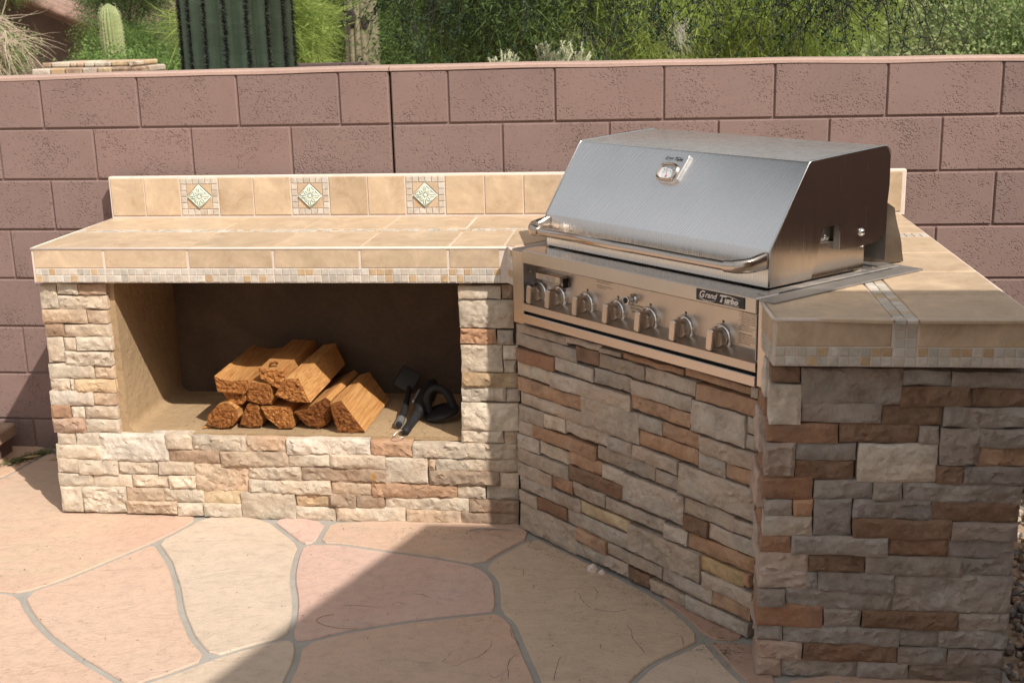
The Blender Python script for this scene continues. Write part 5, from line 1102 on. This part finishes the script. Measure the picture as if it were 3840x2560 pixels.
def foliage(nc, per, R, L, wdt, droop, seed, hollow=.35, clump=.16):
    g = np.random.default_rng(seed); u = g.normal(size=(nc, 3)); u /= np.linalg.norm(u, axis=1)[:, None]; rad = (hollow+(1-hollow)*g.random(nc)**.6)
    lob = 1+.22*np.sin(u[:, 0]*5+seed)+.18*np.cos(u[:, 1]*6+seed*2)+.15*np.sin(u[:, 2]*7+seed)
    c = u*(rad*lob)[:, None]*np.array(R)
    c = np.repeat(c, per, 0); out = np.repeat(u, per, 0); n_ = nc*per
    o = c+g.normal(size=(n_, 3))*clump; d = out*.7+g.normal(size=(n_, 3))*.75+np.array([0, 0, -droop]); d /= np.linalg.norm(d, axis=1)[:, None]
    q = np.cross(d, g.normal(size=(n_, 3))); q /= np.linalg.norm(q, axis=1)[:, None]; ll = L*(.5+g.random(n_))[:, None]; ww = wdt*(.6+.8*g.random(n_))[:, None]
    return np.stack([o-q*ww, o+q*ww, o+d*ll], 1)
def small_leaves(nc, per, R, s, seed, hollow=.3, clump=.12):
    P = foliage(nc, per, R, s, s*.32, .2, seed, hollow, clump); return P
def branchy(m, base, tips, r0, seed, wob=.12):
    rnd = random.Random(seed)
    for tp in tips:
        b, t = Vector(base), Vector(tp); pts = []; 
        for k in range(8):
            f = k/7; p = b.lerp(t, f)+Vector((rnd.uniform(-wob, wob), rnd.uniform(-wob, wob), 0))*(0 if k in (0, 7) else 1)*(t-b).length*.35+Vector((0, 0, .12*math.sin(f*3.14)*(t-b).length)); pts.append(p)
        m.tube(pts, [r0*(1-.8*k/7) for k in range(8)], 7)
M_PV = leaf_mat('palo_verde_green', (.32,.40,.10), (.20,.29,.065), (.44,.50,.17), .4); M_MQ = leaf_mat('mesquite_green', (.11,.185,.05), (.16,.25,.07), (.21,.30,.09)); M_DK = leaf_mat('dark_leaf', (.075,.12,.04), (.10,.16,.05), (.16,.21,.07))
M_CR = leaf_mat('creosote_leaf', (.20,.22,.04), (.27,.17,.05), (.30,.27,.07)); M_LT = leaf_mat('light_shrub', (.17,.25,.08), (.26,.30,.13), (.36,.34,.20))
M_BARK = rough_mat('dark_bark', (.10,.065,.045), 12, .35, .9, .02); M_DRYT = mat('dry_twig', (.42,.34,.25), .8); M_GRT = mat('grey_dead_twig', (.34,.31,.28), .8); M_CHO = leaf_mat('cholla_joints', (.42,.44,.27), (.52,.53,.36), (.60,.58,.42), .1)
crowns = {}
def crown(kind, i):
    if (kind, i) not in crowns:
        s = 10*i+7
        if kind == 'pv': P = foliage(1500, 34, (1.9, 1.7, 1.35), .24, .0042, .55, s, .25, .17)
        elif kind == 'py': P = foliage(420, 24, (1.9, 1.7, 1.35), .8, .012, .35, s, .1, .2)
        elif kind == 'mq': P = np.concatenate([foliage(1500, 26, (1.9, 1.8, 1.4), .09, .011, .2, s, .25, .15), foliage(700, 14, (1.9, 1.8, 1.4), .3, .004, .5, s+1, .2, .2)])
        else: P = np.concatenate([small_leaves(1400, 30, (1.3, 1.2, .95), .055, s, .2, .12), foliage(600, 8, (1.3, 1.2, .95), .28, .003, -.5, s+1, .1, .12)])
        crowns[kind, i] = tris('crown', P)
    return crowns[kind, i]
def tree(name, x, y, z, kind, i, mt, label, cat='tree', s=1.0, grp=None, trunk=True, rot=0, base=None):
    t = empty(name, (x, y, 0), label, cat, grp)
    link('crown', crown(kind, i), t, mt, Matrix.Translation((x, y, z)) @ Matrix.Rotation(rot, 4, 'Z') @ Matrix.Scale(s, 4))
    m = MB(); tips = [(x+random.uniform(-1, 1)*s, y+random.uniform(-1, 1)*s, z+random.uniform(-.1, .9)*s) for _ in range(5)]
    branchy(m, (x, y, -.03) if not base else base, tips, .085*s, int(x*10)); m.build('trunk', M_BARK, t, smooth=True)
TG = 'desert trees beyond the wall'
tree('palo_verde_tree', -2.35, 6.3, 1.7, 'py', 0, M_PV, 'feathery yellow-green palo verde between the huge saguaro and the woody saguaro', s=.34, grp=TG)
tree('palo_verde_tree', .62, 10.2, 2.25, 'pv', 1, M_PV, 'yellow-green palo verde with reddish brown forked trunk, right of the picture centre', s=.95, grp=TG, rot=1)
tree('palo_verde_tree', 2.5, 11.8, 2.0, 'pv', 0, M_PV, 'palo verde behind the bare hanging twigs, right of the forked trunk', s=1.05, grp=TG, rot=2)
tree('mesquite_tree', -.40, 9.3, 2.1, 'mq', 0, M_DK, 'dark shaded mesquite just right of the woody saguaro', s=.8, grp=TG)
tree('mesquite_tree', -1.9, 14.5, 2.3, 'mq', 1, M_MQ, 'green mesquite showing behind the woody saguaro', s=1.2, grp=TG, rot=2)
tree('mesquite_tree', -6.9, 14.6, 1.35, 'mq', 1, M_MQ, 'bushy green mesquite between the small saguaro and the huge one', s=.42, grp=TG)
tree('mesquite_tree', -7.15, 15.0, 2.4, 'mq', 0, M_MQ, 'mesquite hanging over the roof of the neighbouring house', s=.5, grp=TG, rot=1)
tree('mesquite_tree', -9.3, 15.0, 2.72, 'mq', 1, M_MQ, 'small mesquite crown hanging over the neighbouring roof at the top left corner', s=.40, grp=TG, rot=2)
tree('palo_verde_tree', -3.6, 17, 2.4, 'pv', 1, M_PV, 'far palo verde left of the woody saguaro', s=1.3, grp=TG, rot=4)
tree('palo_verde_tree', 1.2, 16.5, 2.6, 'pv', 0, M_PV, 'far palo verde behind the forked palo verde', s=1.5, grp=TG, rot=5)
tree('mesquite_tree', -.4, 18.5, 2.6, 'mq', 1, M_MQ, 'far mesquite behind the dark mesquite', s=1.5, grp=TG, rot=3)
tree('mesquite_tree', 4.6, 19.5, 1.6, 'mq', 0, M_MQ, 'far green mesquite on the slope right of the hanging twigs', s=1.2, grp=TG, rot=1)
SG = 'shrubs beyond the wall'
tree('pale_shrub', -5.85, 7.4, 1.5, 'sh', 0, M_LT, 'pale green shrub tangled with dry twigs at the far left edge', 'shrub', s=.52, grp=SG)
tree('green_shrub', -4.55, 9.2, .95, 'sh', 1, M_MQ, 'green leafy shrub at the left foot of the huge saguaro', 'shrub', s=.62, grp=SG)
tree('creosote_bush', 4.0, 6.6, 1.05, 'sh', 0, M_CR, 'olive and rust coloured creosote bush at the far right edge', 'shrub', s=.80, grp=SG, rot=2)
tree('creosote_bush', 3.2, 7.8, .72, 'sh', 1, M_CR, 'lower creosote bush just left of the rust coloured one', 'shrub', s=.62, grp=SG, rot=1)
# dead twigs on the pale shrub and on the palo verde
def dead(name, c, n_, L_, dirn, mt, parent_label, cat, r=.004):
    m = MB(); rnd = random.Random(int(c[0]*100))
    for _ in range(n_):
        p = Vector(c)+Vector((rnd.gauss(0, L_*.22), rnd.gauss(0, .15), rnd.gauss(0, L_*.15))); d = (Vector(dirn)+Vector((rnd.uniform(-.7, .7), rnd.uniform(-.5, .5), rnd.uniform(-.7, .7)))).normalized(); pts = [p]
        for k in range(6): d = (d+Vector((rnd.uniform(-.3, .3), rnd.uniform(-.2, .2), rnd.uniform(-.35, .2)))).normalized(); pts.append(pts[-1]+d*L_/6)
        m.tube(pts, [r*(1-.85*k/6) for k in range(7)], 4, False)
    o = m.build(name, mt); tag(o, parent_label, cat)
dead('dry_branches', (-5.25, 6.9, 1.72), 70, .6, (.7, 0, -.55), M_DRYT, 'tangle of bare tan twigs arching over the pale shrub at the far left', 'dead branches', .006)
dead('dry_branches', (1.35, 8.6, 1.66), 36, .34, (0, 0, -1), M_GRT, 'spray of grey dead twigs hanging in front of the palo verde right of centre', 'dead branches', .004)
dead('dry_branches', (.27, 8.9, 1.62), 44, .5, (.05, 0, -1), M_GRT, 'curtain of grey dead twigs left of the forked trunk', 'dead branches', .004)
# cholla
for (x, y, z, s_, lab) in ((-.05, 4.4, 1.42, .12, 'pale fuzzy cholla tip just showing over the wall, left of the larger pair'), (.30, 4.3, 1.44, .15, 'larger pale cholla with knobbly joints showing over the wall cap'), (.46, 4.5, 1.46, .15, 'pale cholla right next to the larger one over the wall cap')):
    c = empty('cholla_cactus', (x, y, 0), lab, 'cactus', 'cholla behind the wall'); m = MB(); sp_ = []
    m.tube([(x, y, -.03), (x+.01, y, .6), (x, y, z-.25)], [.035, .03, .025], 8)
    for k in range(30):
        a = random.uniform(0, 6.28); e = Vector((x+math.cos(a)*s_*random.uniform(.2, 1.1), y+math.sin(a)*s_*.6, z+random.uniform(-.12, .10)*s_/.12)); b_ = Vector((x+random.uniform(-.3, .3)*s_, y, z-random.uniform(.10, .2)))
        m.tube([b_, b_.lerp(e, .55)+Vector((0, 0, -.02)), e], [.006, .009, .006], 5)
        n5 = 110; g = RNG; tt = g.random(n5)[:, None]; P = np.array(b_)[None]*(1-tt)+np.array(e)[None]*tt+g.normal(size=(n5, 3))*.009; d = g.normal(size=(n5, 3)); d /= np.linalg.norm(d, axis=1)[:, None]; q = np.cross(d, g.normal(size=(n5, 3)))*.0018; sp_.append(np.stack([P-q, P+q, P+d*.026], 1))
    m.build('stems', M_CHO, c, smooth=True); link('spines', tris('spines', np.concatenate(sp_)), c, M_CHO)
# overhanging mesquite: trunk off to the right, thin leafy twigs hanging into view
om = empty('overhanging_mesquite', (4.6, 2.4, 0), 'mesquite whose thin dark leafy twigs hang into the top of the picture', 'tree')
m = MB(); limbs = [[(4.6,2.4,-.03),(4.5,2.3,1.2),(4.2,2.1,2.4),(3.4,1.8,3.2),(2.4,1.5,3.3),(1.4,1.3,3.1),(.4,1.2,2.8),(-.3,1.2,2.5)], [(4.2,2.1,2.4),(3.9,1.4,3.4),(3.0,.9,3.9),(1.9,.6,3.8),(.9,.6,3.5),(.0,.7,3.0)], [(4.5,2.3,1.2),(4.3,2.8,2.6),(3.2,2.9,3.4),(1.8,2.4,3.7),(.6,2.2,3.7),(-.6,2.2,3.5)], [(3.4,1.8,3.2),(2.8,1.4,2.9),(2.2,1.1,2.5),(1.8,1.0,2.2)]]
for L_ in limbs: m.tube(L_, [.11*(1-.9*k/(len(L_)-1)) for k in range(len(L_))], 8)
m.build('limbs', M_BARK, om, smooth=True)
m = MB(); lv = []; rnd = random.Random(5)
def hang(p, L_, leafy, r=.0028, curl=.28, dx=0):
    d = Vector((rnd.uniform(-.5, .5)+dx, rnd.uniform(-.4, .4), -1)).normalized(); pts = [Vector(p)]; c_ = Vector((rnd.uniform(-curl, curl), rnd.uniform(-curl, curl)*.5, rnd.uniform(-.02, .16))); n6 = max(5, int(L_/.055))
    for k in range(n6):
        d = (d+c_*.35+Vector((rnd.uniform(-.2, .2), rnd.uniform(-.2, .2), rnd.uniform(-.18, .12)))).normalized(); pts.append(pts[-1]+d*L_/n6)
    m.tube(pts, [r*(1-.6*k/n6) for k in range(n6+1)], 4, False)
    for k in range(2, n6+1):
        if rnd.random() < leafy:
            for _ in range(rnd.randint(3, 7)):
                o = np.array(pts[k])+np.array([rnd.gauss(0, .010) for _ in range(3)]); dd = np.array([rnd.gauss(0, 1) for _ in range(3)]); dd /= np.linalg.norm(dd); q = np.cross(dd, np.array([rnd.gauss(0, 1) for _ in range(3)])); q /= np.linalg.norm(q)+1e-6
                s_ = rnd.uniform(.009, .016); lv.append([o-dd*s_*.6, o+q*s_*.38, o+dd*s_]); lv.append([o-dd*s_*.6, o-q*s_*.38, o+dd*s_])
    return pts
def spray(x0, x1, y0, y1, n_, zt, zb, leafy, **kw):
    for _ in range(n_):
        x = rnd.uniform(x0, x1); y = rnd.uniform(y0, y1); top = rnd.uniform(*zt); bot = rnd.uniform(*zb); pts = hang((x, y, top), top-bot, leafy, **kw)
        for _ in range(3):
            if len(pts) > 3: q = rnd.choice(pts[2:]); hang(q, rnd.uniform(.10, .28), leafy, r=.0019, curl=.6)
spray(-.25, 2.3, .7, 1.7, 42, (1.98, 2.25), (1.62, 1.85), .45)
spray(.05, 1.45, .7, 1.6, 34, (1.95, 2.2), (1.50, 1.75), .5)
spray(1.3, 2.15, .8, 1.4, 64, (2.0, 2.3), (1.38, 1.7), .30, r=.0034, curl=.4)
spray(1.9, 2.35, .8, 1.3, 14, (2.0, 2.3), (1.35, 1.6), .06, curl=.5)
spray(-.1, .25, .8, 1.4, 8, (2.0, 2.3), (1.35, 1.6), .3)
m.build('twigs', mat('twig_dark', (.022,.02,.014), .8), om, smooth=True)
M_HL = leaf_mat('hanging_leaf', (.03,.058,.028), (.04,.07,.034), (.05,.085,.04), .1)
link('leaves', tris('leaves', np.array(lv)), om, M_HL)
P1 = foliage(1300, 46, (1.75, 1.15, .42), .07, .016, .2, 77, .0, .14)+np.array([.55, .1, 4.25]); P2 = foliage(900, 46, (1.6, 1.0, .45), .07, .016, .2, 78, .0, .14)+np.array([2.4, 1.2, 4.1]); P3 = foliage(700, 46, (1.3, .9, .4), .07, .016, .2, 79, .0, .14)+np.array([-.3, 1.7, 3.9])
link('crown', tris('crown', np.concatenate([P1, P2, P3])), om, M_HL)
# hillside
nx, ny = 70, 60; hs = MB(); vs = []
for j in range(ny+1):
    for i in range(nx+1):
        x = -70+140*i/nx; y = 22+110*j/ny; t = max(0, (y-22)/110); z = -.2+15*t**.8+1.2*noise.noise(Vector((x*.05, y*.06, 2)))*min(1, t*6)+.4*noise.noise(Vector((x*.3, y*.3, 5)))*min(1, t*8); vs.append((x, y, z))
hs.add(vs, [(j*(nx+1)+i, j*(nx+1)+i+1, (j+1)*(nx+1)+i+1, (j+1)*(nx+1)+i) for j in range(ny) for i in range(nx)])
M_HILL = mat('hillside_green', (.13,.19,.05), .95, 0, .1); n = NT(M_HILL); v = n.coords(world=True); c = n.ramp(n.noise(v, .6, 6, .7), [(.3, (.10,.155,.04)), (.5, (.165,.22,.06)), (.7, (.23,.25,.09))]); n.color(c); n.normal(n.bump(n.noise(v, 2.5, 6, .7), 1, .25))
tag(hs.build('hillside', M_HILL, smooth=True), kind='structure')
g = np.random.default_rng(3); n_ = 90000; X = g.uniform(-1, 14, n_); Yc = 12+g.random(n_)**1.2*24; base_z = np.where(Yc > 22, 15*np.clip((Yc-22)/110, 0, 1)**.8-.2, -.05)
cl = np.sin(X*1.7+Yc*.9)+np.sin(X*.7-Yc*1.3)+1.1; Zc = base_z+g.random(n_)*np.clip(cl, .1, 2)*.75
keep = (Yc > 20) | (X > 2.8); X, Yc, Zc = X[keep], Yc[keep], Zc[keep]; n_ = len(X); o = np.stack([X, Yc, Zc], 1); d = g.normal(size=(n_, 3))+np.array([0, 0, .8]); d /= np.linalg.norm(d, axis=1)[:, None]; q = np.cross(d, g.normal(size=(n_, 3))); q /= np.linalg.norm(q, axis=1)[:, None]
M_BRU = leaf_mat('brush_green', (.17,.235,.065), (.13,.20,.06), (.27,.30,.11)); tag(link('hillside_brush', tris('hillside_brush', np.stack([o-q*.012, o+q*.012, o+d*.22], 1)), None, M_BRU), kind='stuff')
